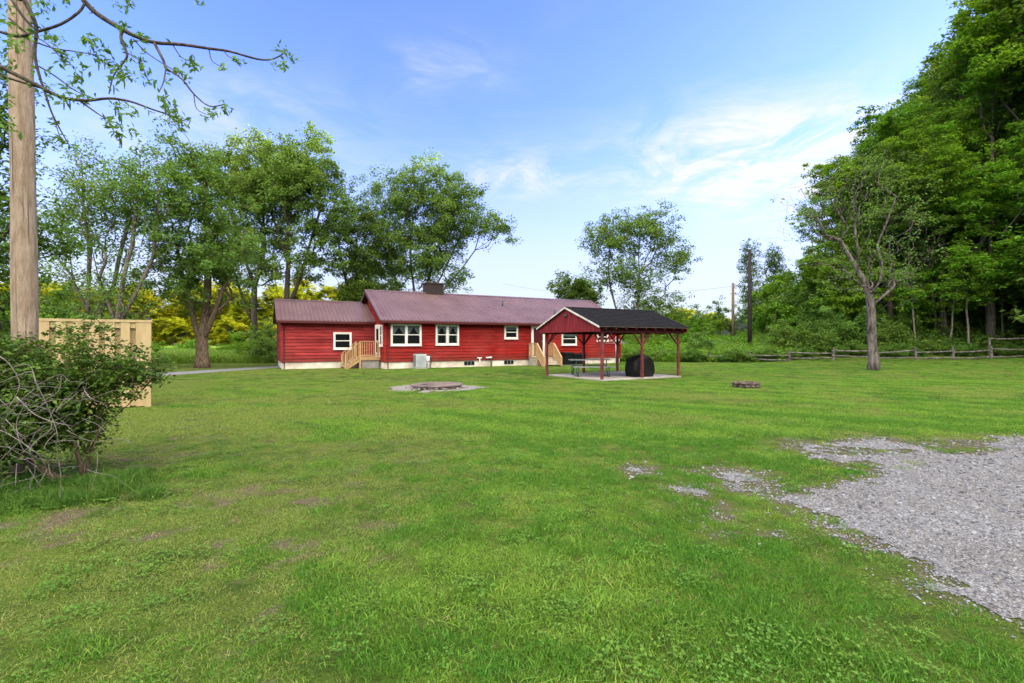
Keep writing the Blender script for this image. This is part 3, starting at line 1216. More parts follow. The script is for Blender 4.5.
# right-hand front door
sd0, sd1 = S(532, 0), S(543, 0)
DZ = 0.62
mb = MB()
mb.box(sd0 - .09, sd0 + .07, -.10, -.02, DZ - .02, 2.66)
mb.box(sd1 - .07, sd1 + .09, -.10, -.02, DZ - .02, 2.66)
mb.box(sd0 + .07, sd1 - .07, -.10, -.02, 2.52, 2.66)
mb.box(sd0 - .09, sd1 + .09, -.12, .0, DZ - .10, DZ - .022)
dr = mb.build("door", M_white, house)
mb = MB()
mb.box(sd0 + .07, sd1 - .07, -.075, -.036, DZ, 2.52)
for (z0, z1) in ((DZ + .15, DZ + .8), (DZ + .95, DZ + 1.75)):
    for (a, b) in ((sd0 + .17, (sd0 + sd1) / 2 - .04), ((sd0 + sd1) / 2 + .04, sd1 - .17)):
        mb.box(a, b, -.084, -.0752, z0, z1)
tag(mb.build("door_leaf", M_red_trim, dr), "dark red panelled door leaf")
MB().lathe([(.0, -.03), (.03, -.02), (.03, .02), (.0, .03)], 10, (sd1 - .14, -.10, DZ + .98)).build("handle", M_chrome, dr, smooth=True)

# side door and side light of the nook (wall u = 0, facing -u)
lz = 0.68
dv0, dv1 = 1.12, 2.06
mb = MB()
xo0, xo1 = -.10, -.02
mb.box(xo0, xo1, dv0 - .1, dv0, lz - .02, 2.62)
mb.box(xo0, xo1, dv1, dv1 + .1, lz - .02, 2.62)
mb.box(xo0, xo1, dv0, dv1, 2.5, 2.62)
sdoor = mb.build("door", M_white, house)
mb = MB()
f = .12
mb.box(-.088, -.062, dv0, dv0 + f, lz, 2.5)
mb.box(-.088, -.062, dv1 - f, dv1, lz, 2.5)
mb.box(-.088, -.062, dv0 + f, dv1 - f, lz, lz + .25)
mb.box(-.088, -.062, dv0 + f, dv1 - f, 2.38, 2.5)
mb.box(-.088, -.062, dv0 + f, dv1 - f, lz + .85, lz + .97)
tag(mb.build("storm_door_leaf", M_white, sdoor), "white storm door leaf with two glass panes")
MB().box(-.078, -.074, dv0 + f, dv1 - f, lz + .25, lz + .85).box(-.078, -.074, dv0 + f, dv1 - f, lz + .97, 2.38).build("pane", M_glass, sdoor)
MB().box(-.060, -.0565, dv0 + .01, dv1 - .01, lz, 2.49).build("unlit_room_sheet", M_dark, sdoor)  # dark sheet behind the storm panes paints the indoor shade
window(house, 0, 1.95, 0.62, 1.25, 1, 0.62, rz=R(-90), x=0.0, label="narrow side window beside the storm door")


# ------------------------------------------------------------------ wooden steps
def railing(mb_post, mb_rail, mb_pick, a, b, h, gap=.12, top=.04):
    a, b = Vector(a), Vector(b)
    mb_rail.bar(a + Vector((0, 0, h)), b + Vector((0, 0, h)), .09, top)
    mb_rail.bar(a + Vector((0, 0, .1)), b + Vector((0, 0, .1)), .04, .07)
    n = max(1, int((b - a).length / gap))
    for k in range(1, n):
        p = a.lerp(b, k / n)
        mb_pick.box(p.x - .017, p.x + .017, p.y - .017, p.y + .017, p.z + .1, p.z + h - .02)


def nook_steps():
    o = empty("porch_steps", H(0, 0), TH)
    tag(o, "new pale timber steps and landing in the nook beside the white storm door", "porch steps")
    u0, u1, v0, v1 = -1.22, -0.05, 1.05, A_V0 - .05
    dk = MB()
    n = 7
    for k in range(n):
        a = v0 + (v1 - v0) * k / n
        dk.box(u0, u1, a + .006, a + (v1 - v0) / n - .006, lz - .04, lz)
    dk.box(u0 - .02, u1, v0 - .04, v0 + .0, lz - .19, lz - .002)
    dk.box(u0 - .04, u0 - .002, v0, v1, lz - .19, lz - .002)
    dk.build("landing", M_wood, o)
    MB().box(u0 + .12, u1 - .02, v0 + .06, v1, -.1, lz - .05).build("block_base", M_conc, o)
    po, ra, pk = MB(), MB(), MB()
    for (x, y) in ((u0 + .02, v0), (u1 - .10, v0), (u0 + .02, v1 - .04)):
        po.box(x - .045, x + .045, y - .045, y + .045, -.05 if x < -.6 else lz, lz + .92)
    railing(po, ra, pk, (u0 + .02, v0, lz), (u1 - .1, v0, lz), .92)
    ns = 4
    tr = MB()
    st = MB()
    run = .20
    for k in range(ns):
        z = lz - (k + 1) * lz / (ns + 1)
        x1 = u0 - .04 - k * run
        tr.box(x1 - run - .02, x1, v0 + .08, v1 - .08, z - .04, z)
    for y in (v0 + .04, v1 - .04):
        st.bar((u0 - .0, y, lz - .16), (u0 - .04 - ns * run, y, .0), .04, .2)
    tr.build_each("tread", M_wood_grey, o)
    st.build_each("stringer", M_wood, o)
    e = u0 - .0 - ns * run
    for y in (v0, v1 - .04):
        po.box(e - .045, e + .045, y - .045, y + .045, -.05, .86)
        railing(po, ra, pk, (u0 + .02, y, lz), (e, y, -.02), .90)
    po.build_each("post", M_wood, o)
    ra.build_each("rail", M_wood, o)
    pk.build_each("picket", M_wood, o)


nook_steps()


def front_steps():
    sL, sR = S(536.6, -1.15), S(554.5, -1.15)
    o = empty("porch_steps", H(sL, 0), TH)
    tag(o, "weathered timber steps with handrails below the dark red front door", "porch steps")
    W = sR - sL
    z = DZ - .05
    d = 1.15
    dk = MB()
    n = 8
    for k in range(n):
        a = -d + (d - .12) * k / n
        dk.box(-.03, W + .03, a + .005, a + (d - .12) / n - .005, z - .04, z)
    dk.build("landing", M_wood_grey, o)
    la = MB()
    rnd = random.Random(3)
    for k in range(12):                                       # boarded skirt on the left and front
        a = -d + .05 + (d - .2) * k / 12
        la.box(.0, .02, a, a + (d - .2) / 12 - .01, -.05, z - .045)
        la.box(W - .02, W, a, a + (d - .2) / 12 - .01, -.05, z - .045)
    for k in range(14):
        a = W * k / 14
        la.box(a + .004, a + W / 14 - .004, -d + .0, -d + .02, -.05, z - .045)
    la.build("skirting", M_block, o)
    po, ra, pk = MB(), MB(), MB()
    ns, run = 3, .29
    e = -d - ns * run
    for x in (.04, W - .04):
        po.box(x - .045, x + .045, -d - .02, -d + .07, -.05, z + .92)
        po.box(x - .045, x + .045, -.22, -.13, z, z + .92)
        po.box(x - .045, x + .045, e - .05, e + .04, -.05, .62)
        railing(po, ra, pk, (x, -.2, z), (x, -d, z), .92)
        railing(po, ra, pk, (x, -d, z), (x, e, -.32), .92)
    tr = MB()
    for k in range(ns):
        zz = z - (k + 1) * z / (ns + 1)
        y1 = -d - k * run
        tr.box(.1, W - .1, y1 - run - .02, y1 - .003, zz - .04, zz)
        tr.box(.12, W - .12, y1 - .024, y1 - .004, zz, zz + z / (ns + 1) - .045)
    tr.build_each("tread", M_wood_grey, o)
    po.build_each("post", M_wood, o)
    ra.build_each("rail", M_wood, o)
    pk.build_each("picket", M_wood, o)


front_steps()


# ------------------------------------------------------------------ things by the house wall
def heat_pump():
    s0, s1 = S(415.5, -.75), S(426, -.75)
    o = empty("heat_pump", H((s0 + s1) / 2, -.55), TH)
    tag(o, "grey box heat pump unit on a pad against the cream foundation", "heat pump")
    W = (s1 - s0) / 2
    MB().box(-W - .06, W + .06, -.40, .30, -.05, .06).build("pad", M_conc, o)
    MB().box(-W, W, -.33, .27, .08, .86).build("casing", M_ac, o, bevel=.02)
    g = MB()
    for k in range(13):
        z = .16 + k * .05
        g.box(-W - .006, -W - .001, -.26, .2, z, z + .028)
    g.build("side_grille", M_ac_dark, o)
    f = MB()
    for k in range(12):
        z = .17 + k * .05
        f.box(-W + .06, W - .10, -.339, -.3305, z, z + .018)
    f.build_each("front_louver", M_chrome, o)
    MB().lathe([(.24, .862), (.24, .885), (.21, .89), (.0, .888)], 20, (0, -.03, 0)).build("fan_guard", M_ac_dark, o, smooth=True)


heat_pump()


def meter():
    s_ = S(427.8, -.1)
    o = empty("electric_disconnect", H(s_, -.09), TH)
    tag(o, "small white electrical box with loose conduit right of the heat pump", "electrical box")
    MB().box(-.08, .10, -.08, .05, .42, .72).build("box", M_pvc, o, bevel=.01)
    MB().tube([(0.0, -.03, .42), (.02, -.05, .2), (-.1, -.1, .06)], .022, 8).build("conduit", M_pvc, o, smooth=True)
    MB().tube([(.14, -.03, .8), (.22, -.05, .55), (.20, -.05, .3), (.12, -.06, .12), (.16, -.1, .0)], .028, 8).build("pipe_cover", M_ac_dark, o, smooth=True)
    MB().box(-.20, -.08, -.20, -.08, .0, .28).build("valve_cover", M_black_pl, o, bevel=.02)


meter()


def bin_(px0, px1, v, h, name, label, cat, lidh=.09):
    s0, s1 = S(px0, v - .3), S(px1, v - .3)
    o = empty(name, H((s0 + s1) / 2, v), TH)
    tag(o, label, cat)
    W = (s1 - s0) / 2
    b = MB()
    n = [(-W * .88, W * .88, -.24, .24, .0), (-W, W, -.29, .29, h - lidh)]
    (a0, a1, c0, c1, z0), (b0, b1, d0, d1, z1) = n
    b.add([(a0, c0, z0), (a1, c0, z0), (a1, c1, z0), (a0, c1, z0), (b0, d0, z1), (b1, d0, z1), (b1, d1, z1), (b0, d1, z1)],
          [(0, 3, 2, 1), (4, 5, 6, 7), (0, 1, 5, 4), (1, 2, 6, 5), (2, 3, 7, 6), (3, 0, 4, 7)])
    b.build("body", M_black_pl, o, bevel=.02)
    l = MB()
    l.prism([(-.32, h - lidh + .002), (.31, h - lidh + .002), (.31, h - .02), (.1, h), (-.2, h), (-.32, h - .04)], "x", -W - .02, W + .02)
    l.build("lid", M_black_pl, o, bevel=.012)
    MB().bar((-W * .5, -.345, h - lidh - .04), (W * .5, -.345, h - lidh - .04), .03, .03).bar((-W * .5, -.30, h - lidh - .04), (-W * .5, -.345, h - lidh - .04), .03, .03).bar((W * .5, -.30, h - lidh - .04), (W * .5, -.345, h - lidh - .04), .03, .03).build("handle", M_black_pl, o)


bin_(565.0, 573.8, -.45, .86, "trash_bin", "taller black bin with a lid beside the weathered front steps", "bin")
bin_(574.4, 586.2, -.45, .76, "storage_box", "wider and lower black lidded box under the house window", "storage box")


def clothesline():
    p = at(616, 365, 33.0)
    o = empty("clothesline", (p.x, 33.0, 0), 0)
    tag(o, "leaning grey rotary clothesline past the end of the red house", "clothesline")
    MB().tube([(0, 0, 0), (0, 0, 1.75)], .035, 10).build_each("post", M_chrome, o, smooth=True)
    c = Vector((0, 0, 1.72))
    arm = MB()
    tips = []
    for k in range(4):
        a = R(20 + 90 * k)
        t = Vector((1.0 * math.cos(a), .9 * math.sin(a), 1.48 + (.0 if k % 2 else -.0)))
        tips.append(t)
        arm.tube([(0, 0, 1.82), (t.x * .45, t.y * .45, 1.66), t], .012, 6)
        arm.tube([(0, 0, 1.4), (t.x * .45, t.y * .45, 1.72)], .012, 6)
    arm.tube([(0, 0, 1.7), (0, 0, 1.95)], .03, 8)
    arm.build("arm", M_chrome, o, smooth=True)
    ln = MB()
    for r in (.6, 1.0):
        for k in range(4):
            a, b = tips[k], tips[(k + 1) % 4]
            top = Vector((0, 0, 1.9))
            ln.tube([top.lerp(a, r), top.lerp(b, r)], .0025, 4)
    ln.build("line", M_chrome, o)


clothesline()

# ------------------------------------------------------------------ pavilion
PT = R(29.6)
P0 = Vector((3.64, 19.55, 0))
PW, PL = 4.0, 4.4                      # along v, along u
pu = Vector((math.cos(PT), math.sin(PT), 0))
pv = Vector((-math.sin(PT), math.cos(PT), 0))


def pavilion():
    o = empty("picnic_shelter", P0, PT)
    tag(o, "open red post picnic shelter with a black shingled gable roof", "picnic shelter")
    ez, rz_ = 2.22, 3.10
    xs = (0.0, PL / 2, PL)
    beam_z0, beam_z1 = 1.95, 2.09
    for x in xs:
        for y in (0.0, PW):
            p = MB()
            p.box(x - .05, x + .05, y - .05, y + .05, -.1, beam_z0)
            p.build_each("post", M_pav_red, o, bevel=.01)
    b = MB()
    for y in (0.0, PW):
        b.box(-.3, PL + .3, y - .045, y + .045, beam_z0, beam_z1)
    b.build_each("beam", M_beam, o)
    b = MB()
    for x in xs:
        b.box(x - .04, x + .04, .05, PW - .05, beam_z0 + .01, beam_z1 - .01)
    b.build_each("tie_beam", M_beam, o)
    br = MB()
    for x in xs:
        for y in (0.0, PW):
            for sg in (-1, 1):
                if 0 <= x + sg * .5 <= PL:
                    br.bar((x + sg * .06, y, beam_z0 - .48), (x + sg * .52, y, beam_z0 + .01), .035, .065, up=(0, 1, 0))
            sg = 1 if y == 0 else -1
            br.bar((x, y + sg * .06, beam_z0 - .48), (x, y + sg * .52, beam_z0 + .01), .035, .065, up=(1, 0, 0))
    br.build_each("knee_brace", M_pav_red, o)
    # roof
    hw = PW / 2 + .29
    ym = PW / 2
    x0, x1 = -.40, PL + .42
    r = MB()
    for sg in (-1, 1):
        n = 12                                           # courses of shingles, each lapping the next
        for k in range(n):
            a, c = k / n, (k + 1) / n
            ya_, yb_ = ym + sg * hw * (1 - a), ym + sg * hw * (1 - c)
            za_, zb_ = ez + (rz_ - ez) * a, ez + (rz_ - ez) * c
            r.add([(x0, ya_, za_ + .016), (x1, ya_, za_ + .016), (x1, yb_, zb_ + .002), (x0, yb_, zb_ + .002), (x0, ya_, za_ - .01), (x1, ya_, za_ - .01)],
                  [(0, 1, 2, 3), (0, 4, 5, 1)])
    r.add([(x0, ym - .12, rz_ - .022), (x1, ym - .12, rz_ - .022), (x1, ym, rz_ + .025), (x0, ym, rz_ + .025), (x1, ym + .12, rz_ - .022), (x0, ym + .12, rz_ - .022)],
          [(0, 1, 2, 3), (3, 2, 4, 5)])
    rf = r.build("roof", M_shingle, o)
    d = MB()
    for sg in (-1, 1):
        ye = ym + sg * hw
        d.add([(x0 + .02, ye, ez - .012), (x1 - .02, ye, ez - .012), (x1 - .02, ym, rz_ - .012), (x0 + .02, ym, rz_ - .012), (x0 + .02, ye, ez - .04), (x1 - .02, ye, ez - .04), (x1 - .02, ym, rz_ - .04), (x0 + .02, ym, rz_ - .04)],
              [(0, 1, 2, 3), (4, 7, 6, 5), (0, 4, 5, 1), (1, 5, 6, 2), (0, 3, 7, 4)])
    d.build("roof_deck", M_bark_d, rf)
    ra = MB()
    for k in range(9):
        x = .0 + PL * k / 8
        for sg in (-1, 1):
            ra.bar((x, ym + sg * (hw - .03), ez - .085), (x, ym, rz_ - .085), .045, .09)
    ra.build_each("rafter", M_pav_red, rf)
    # gable ends, vertical boards
    for x in (-.30, PL + .30):
        g = MB()
        zb = 2.0
        nb = 16
        for k in range(nb):
            a = ym - hw + .06 + (2 * hw - .12) * k / nb
            c = ym - hw + .06 + (2 * hw - .12) * (k + 1) / nb - .008
            za_ = rz_ - .055 - (rz_ - ez) * abs(a - ym) / hw
            zc_ = rz_ - .055 - (rz_ - ez) * abs(c - ym) / hw
            off = .004 * (k % 2)
            za_, zc_ = max(za_, zb + .02), max(zc_, zb + .02)
            g.add([(x - .012 - off, a, zb), (x - .012 - off, c, zb), (x - .012 - off, c, zc_), (x - .012 - off, a, za_), (x + .012, a, zb), (x + .012, c, zb), (x + .012, c, zc_), (x + .012, a, za_)],
                  [(0, 3, 2, 1), (4, 5, 6, 7), (0, 1, 5, 4), (2, 3, 7, 6), (1, 2, 6, 5), (3, 0, 4, 7)])
        g.build("gable", M_pav_gable, o)
    t = MB()
    for x in (x0 - .004, x1 + .004):
        for sg in (-1, 1):
            ye = ym + sg * (hw + .01)
            t.add([(x - .018, ye, ez + .0), (x + .018, ye, ez + .0), (x + .018, ym, rz_ + .005), (x - .018, ym, rz_ + .005), (x - .018, ye, ez - .07), (x + .018, ye, ez - .07), (x + .018, ym, rz_ - .065), (x - .018, ym, rz_ - .065)],
                  [(0, 1, 2, 3), (4, 7, 6, 5), (0, 4, 5, 1), (2, 6, 7, 3), (0, 3, 7, 4), (1, 5, 6, 2)])
    bo = t.build_each("barge_board", M_trim_grey, o)
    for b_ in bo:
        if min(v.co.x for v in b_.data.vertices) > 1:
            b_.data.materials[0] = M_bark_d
    MB().box(-.36, -.315, ym - .07, ym + .07, 2.74, 2.80).lathe([(.045, 0), (.05, .03), (.02, .07), (0, .07)], 10, (-.37, ym - .06, 2.69)).lathe([(.045, 0), (.05, .03), (.02, .07), (0, .07)], 10, (-.37, ym + .06, 2.69)).build("gable_lamp", M_ac_dark, o)


pavilion()
sl_ = empty("concrete_pad", P0, PT)
mbs = MB().box(-.10, PL + .06, -.12, PW - .28, -.15, .06)
bpy.data.objects.remove(sl_)
slab = mbs.build("concrete_pad", M_conc, bevel=.015, loc=P0, rz=PT)
tag(slab, "pale concrete pad under the picnic shelter", "concrete pad", kind="structure")


def pav(a, b, z=0.06):
    return P0 + pu * a + pv * b + Vector((0, 0, z))


def picnic_table():
    c = at(589.5, 365, 21.9)
    o = empty("picnic_table", (c.x, 21.75, .06), R(4))
    tag(o, "picnic table with grey board top and benches on green metal legs", "picnic table")
    t = MB()
    for k in range(5):
        y = -.36 + k * .148
        t.box(-.92, .92, y, y + .138, .70, .74)
    t.build("tabletop", M_grey_bd, o)
    for sg in (-1, 1):
        b = MB()
        for k in range(2):
            y = sg * .70 - .14 + k * .145
            b.box(-.92, .92, y, y + .135, .41, .45)
        b.build("bench", M_grey_bd, o)
    for x in (-.68, .68):
        l = MB()
        for sg in (-1, 1):
            l.tube([(x, sg * .28, .69), (x, sg * .22, .45), (x, sg * .52, .02), (x, sg * .75, .02)], .024, 8)
            l.tube([(x, sg * .76, .405), (x, sg * .35, .40), (x, sg * .24, .40)], .02, 8)
            l.tube([(x, sg * .74, .40), (x, sg * .74, .02)], .02, 8)
        l.tube([(x, -.75, .022), (x, .75, .022)], .022, 8)
        l.build("leg", M_green_m, o, smooth=True)


picnic_table()


def grill():
    c = at(641, 376, 21.2)
    o = empty("covered_grill", (c.x, 21.35, .06), R(22))
    tag(o, "grill hidden under a black rounded vinyl cover on the concrete pad", "grill")
    # cover: stacked rounded outline, draped
    prof = [(-.66, .0), (-.70, .25), (-.69, .55), (-.60, .70), (-.42, .80), (-.20, .90), (.05, .935), (.28, .90), (.48, .78), (.61, .58), (.65, .35), (.62, .12), (.56, .0)]
    n = len(prof)
    mb = MB()
    D = [(-.36, .93), (-.30, 1.0), (-.1, 1.02), (.12, 1.02), (.30, 1.0), (.36, .93)]
    rnd = random.Random(2)
    for (y, s) in D:
        for (x, z) in prof:
            mb.v.append((x * s * .80 + rnd.uniform(-.012, .012), y + rnd.uniform(-.02, .02), z * s + (rnd.uniform(-.012, .012) if z > .05 else 0)))
    for i in range(len(D) - 1):
        for k in range(n - 1):
            mb.f.append((i * n + k, i * n + k + 1, (i + 1) * n + k + 1, (i + 1) * n + k))
    for b, rev in ((0, False), ((len(D) - 1) * n, True)):
        f = tuple(range(b, b + n))
        mb.f.append(f[::-1] if rev else f)
    cov = mb.build("cover", M_black, o, bevel=.03)
    MB().tube([(-.42, -.385, .05), (-.43, -.385, .4), (-.34, -.385, .62), (-.13, -.385, .74), (.1, -.385, .78)], .012, 6).build("piping", M_black_pl, cov, smooth=True)
    w_ = MB()
    for x in (-.42, .42):
        for y in (-.22, .22):
            w_.tube([(x, y - .02, .035), (x, y + .02, .035)], .035, 10)
    w_.build_each("caster", M_black_pl, o)


grill()


# ------------------------------------------------------------------ fire pits
def stone(mb, c, r, rnd, flat=.7):
    n, m = 7, 4
    rings = []
    b = len(mb.v)
    ph = rnd.uniform(0, 6)
    mb.v.append((c[0], c[1], c[2] - r * flat))
    for i in range(1, m):
        th = math.pi * i / m
        for k in range(n):
            a = 2 * math.pi * k / n + ph
            q = r * rnd.uniform(.82, 1.12)
            mb.v.append((c[0] + q * math.sin(th) * math.cos(a), c[1] + q * math.sin(th) * math.sin(a), c[2] - q * flat * math.cos(th)))
    mb.v.append((c[0], c[1], c[2] + r * flat))
    for k in range(n):
        mb.f.append((b, b + 1 + (k + 1) % n, b + 1 + k))
        for i in range(m - 2):
            p = b + 1 + i * n
            mb.f.append((p + k, p + (k + 1) % n, p + n + (k + 1) % n, p + n + k))
        p = b + 1 + (m - 2) * n
        mb.f.append((p + k, p + (k + 1) % n, len(mb.v) - 1))


def big_pit():
    c = at(434, 388, 16.6)
    cx, cy = c.x, 16.6
    rnd = random.Random(8)
    # ash apron
    mb = MB()
    n = 60
    vs = [(cx, cy, .012)]
    for k in range(n):
        a = 2 * math.pi * k / n
        q = 1.62 * (1 + .10 * math.sin(3 * a + 1) + .07 * math.sin(7 * a)) * rnd.uniform(.94, 1.06)
        vs.append((cx + q * math.cos(a), cy + q * .86 * math.sin(a), .010))
    mb.add(vs, [(0, 1 + k, 1 + (k + 1) % n) for k in range(n)])
    tag(mb.build("ash_bed", M_ash), "grey ash and gravel apron around the stone fire ring", "ash", kind="structure")
    o = empty("fire_ring", (cx + .1, cy, 0.01))
    tag(o, "wide low stone fire ring with a flat rusty metal cover on grey ash", "fire pit")
    st = MB()
    for k in range(26):
        a = 2 * math.pi * k / 26
        stone(st, (.78 * math.cos(a), .72 * math.sin(a), .035), .10, rnd, .5)
    st.build("stone_ring", M_stone, o)
    pl = MB()
    m = 40
    pts = []
    for k in range(m):
        a = 2 * math.pi * k / m
        q = .90 * rnd.uniform(.975, 1.02)
        pts.append((q * math.cos(a), q * .92 * math.sin(a)))
    tilt = lambda x, y: .10 + .018 * y + .012 * x
    top = [(x, y, tilt(x, y) + .03) for x, y in pts]
    bot = [(x, y, tilt(x, y)) for x, y in pts]
    pl.add(top + bot, [tuple(range(m)), tuple(reversed(range(m, 2 * m)))] + [(m + k, m + (k + 1) % m, (k + 1) % m, k) for k in range(m)])
    cov = pl.build("cover", M_rust, o)
    MB().lathe([(.11, 0), (.11, .006), (.0, .006)], 18, (-.40, -.05, tilt(-.4, -.05) + .031)).build("hole", M_dark, cov)  # dark disc on the cover paints the shade of an opening
    ch = MB()
    for k in range(9):
        a = R(180 + 180 * k / 8 + rnd.uniform(-5, 5))
        stone(ch, (1.05 * math.cos(a), .98 * math.sin(a), .03), rnd.uniform(.03, .055), rnd)
    ch.build("broken_stone", M_stone, o)


def small_pit():
    c = at(747.5, 387, 16.8)
    o = empty("small_fire_ring", (c.x, 16.9, 0))
    tag(o, "small dark stone fire ring alone on the open lawn", "fire pit")
    rnd = random.Random(4)
    st = MB()
    for row in range(2):
        for k in range(13):
            a = 2 * math.pi * (k + .5 * row) / 13
            stone(st, (.385 * math.cos(a), .36 * math.sin(a), .05 + row * .095), .092, rnd, .66)
    st.build("stone_ring", M_stone_d, o)
    MB().lathe([(.33, .02), (.2, .05), (0, .06)], 14).build("ash", M_ash, o)
    lg = MB()
    lg.tube([(-.25, -.1, .1), (.2, .12, .14)], .05, 7).tube([(-.2, .15, .1), (.25, -.1, .16)], .045, 7)
    lg.build_each("charred_log", M_stone_d, o)


big_pit()
small_pit()


# ------------------------------------------------------------------ fences and poles
def tan_fence():
    c = Vector((-8.80, 11.8, 0))
    o = empty("privacy_fence", c, TH)
    tag(o, "tan board privacy fence behind the shrub and the big pole", "fence")
    Hh = 2.12
    ln = 2.36
    b = MB()
    x = -.12
    k = 0
    while x > -ln:
        w_ = .175 if k % 2 == 0 else .115
        if k % 2 == 0:
            b.box(x - w_, x, -.05, -.022, .04, Hh - .06)
        else:
            b.box(x - w_ - .02, x + .02, .05, .075, .04, Hh - .06)
        x -= w_
        k += 1
    b.build("board", M_tan, o)
    r = MB()
    r.box(-ln, -.12, -.020, .048, Hh - .20, Hh - .062)
    r.box(-ln, -.12, -.020, .048, .06, .18)
    r.box(-ln - .02, .02, -.06, .085, Hh - .058, Hh)
    r.build_each("rail", M_tan, o)
    p = MB()
    for x in (-.06, -ln - .02):
        p.box(x - .06, x + .06, -.05, .07, -.2, Hh - .06)
    p.build_each("post", M_tan, o)
    MB().box(-.10, -.02, -.03, .05, Hh + .001, Hh + .07).build("post_cap", M_ac_dark, o)


tan_fence()


def near_pole():
    Y = 6.0
    b = at(26, 341, Y)
    o = empty("utility_pole", (b.x, Y, 0))
    tag(o, "thick pale brown wooden utility pole rising out of the shrub", "utility pole")
    pts, rr = [], []
    for k in range(26):
        z = -.3 + k * .38
        pts.append((-.018 * z + .03 * math.sin(z * .4), 0, z))
        rr.append(.132 - .0036 * z + .003 * math.sin(z * 3.1))
    mb = MB().tube(pts, rr, 28)
    mb.build("shaft", M_pole, o, smooth=True)
    ck = MB()
    rnd = random.Random(6)
    for k in range(16):                                  # drying checks in the wood
        z = rnd.uniform(.4, 7.5)
        a = R(rnd.uniform(190, 350))
        l = rnd.uniform(.25, 1.1)
        P = []
        for j in range(5):
            zz = z + l * j / 4
            rad = .132 - .0036 * zz + .0015
            aa = a + rnd.uniform(-.02, .02)
            P.append((-.018 * zz + .03 * math.sin(zz * .4) + rad * math.cos(aa), rad * math.sin(aa), zz))
        ck.tube(P, [.0006, .0022, .0028, .002, .0006], 4)
    ck.build("crack", M_pole_dark, o)


near_pole()


def far_pole(px, ytop, ybase, Y, m, label, wdt):
    t = at(px, ytop, Y)
    g = zg(t.x, Y)
    o = empty("utility_pole", (t.x, Y, g))
    tag(o, label, "utility pole")
    MB().tube([(0, 0, -.3), (0, 0, (t.z - g) * .5), (0, 0, t.z - g)], [wdt, wdt * .88, wdt * .75], 12).build("shaft", m, o, smooth=True)
    h = t.z - g
    c = MB()
    c.tube([(0, -wdt, h - .5), (0, -wdt - .12, h - .5)], .03, 8)
    c.tube([(0, -wdt - .12, h - .56), (0, -wdt - .12, h - .40)], .045, 8)
    c.build("insulator", M_ac_dark, o, smooth=True)
    return t


tp1 = far_pole(749.8, 249.5, 356, 46.0, M_pole_dark, "black utility pole standing among weeds beyond the lawn", .20)
tp2 = far_pole(733.0, 283, 352, 60.0, M_pole_br, "thinner light brown utility pole left of the black one", .19)
wr = MB()
a, b = Vector((tp2.x, tp2.y, tp2.z - .4)), Vector((-2.0, 96, 13.2))
pts = []
for k in range(25):
    t = k / 24
    p = a.lerp(b, t)
    p.z -= 1.6 * 4 * t * (1 - t)
    pts.append(p)
wr.tube(pts, .012, 4)
tag(wr.build("overhead_cable", M_wire), "thin overhead cable running off from the light brown pole", "cable")


def rail_fence():
    rnd = random.Random(12)
    path = [(12.5, 38.3), (15.4, 37.9), (18.4, 37.4), (21.2, 36.9), (24.1, 36.3), (27.0, 35.9), (29.9, 35.8), (32.8, 35.9), (35.7, 36.0), (38.6, 36.2), (41.5, 36.4), (44.4, 36.0), (47, 34.6)]
    secs = [path[:4], path[3:9], path[8:]]
    labs = ["old split rail fence stretch sunk in brush behind the small fire ring", "sagging two rail timber fence behind the pale barked tree", "taller weathered rail fence beside the dark wood"]
    for si, sec in enumerate(secs):
        o = empty("rail_fence", (*sec[0], zg(*sec[0])))
        tag(o, labs[si], "fence", "split rail fence stretches along the wood")
        hh = (.72, .85, 1.45)[si]
        base = Vector((*sec[0], zg(*sec[0])))
        loc = [Vector((x, y, zg(x, y))) - base for x, y in sec]
        for i, p in enumerate(loc):
            if si and i == 0 and si != 2:
                continue
            if si == 2 and i == 0:
                pass
            lean = Vector((rnd.uniform(-.08, .08), rnd.uniform(-.05, .05), 0))
            q = MB()
            off = Vector((0, .12, 0)) if (si == 2 and i == 0) else Vector((0, 0, 0))
            q.tube([p + off + Vector((0, 0, -.3)), p + off + lean * .5 + Vector((0, 0, hh * .5)), p + off + lean + Vector((0, 0, hh + .12))], [.085, .08, .07], 7)
            q.build_each("post", M_fence, o)
        for i in range(len(loc) - 1):
            levels = {0: (.25, .6), 1: (.28, .72), 2: (.3, .85, 1.4)}[si]
            for z in levels:
                if rnd.random() < .15 and z != levels[-1]:
                    continue
                r = MB()
                dz0, dz1 = rnd.uniform(-.16, .1), rnd.uniform(-.2, .1)
                a, b = loc[i] + Vector((-.1, -.03, z + dz0)), loc[i + 1] + Vector((.1, .03, z + dz1))
                m = a.lerp(b, .5) + Vector((0, rnd.uniform(-.03, .03), -.04))
                r.tube([a, m, b], [.05, .06, .045], 6)
                r.build_each("rail", M_fence, o)


rail_fence()


# ------------------------------------------------------------------ plants
def rng(seed):
    return np.random.default_rng(seed)


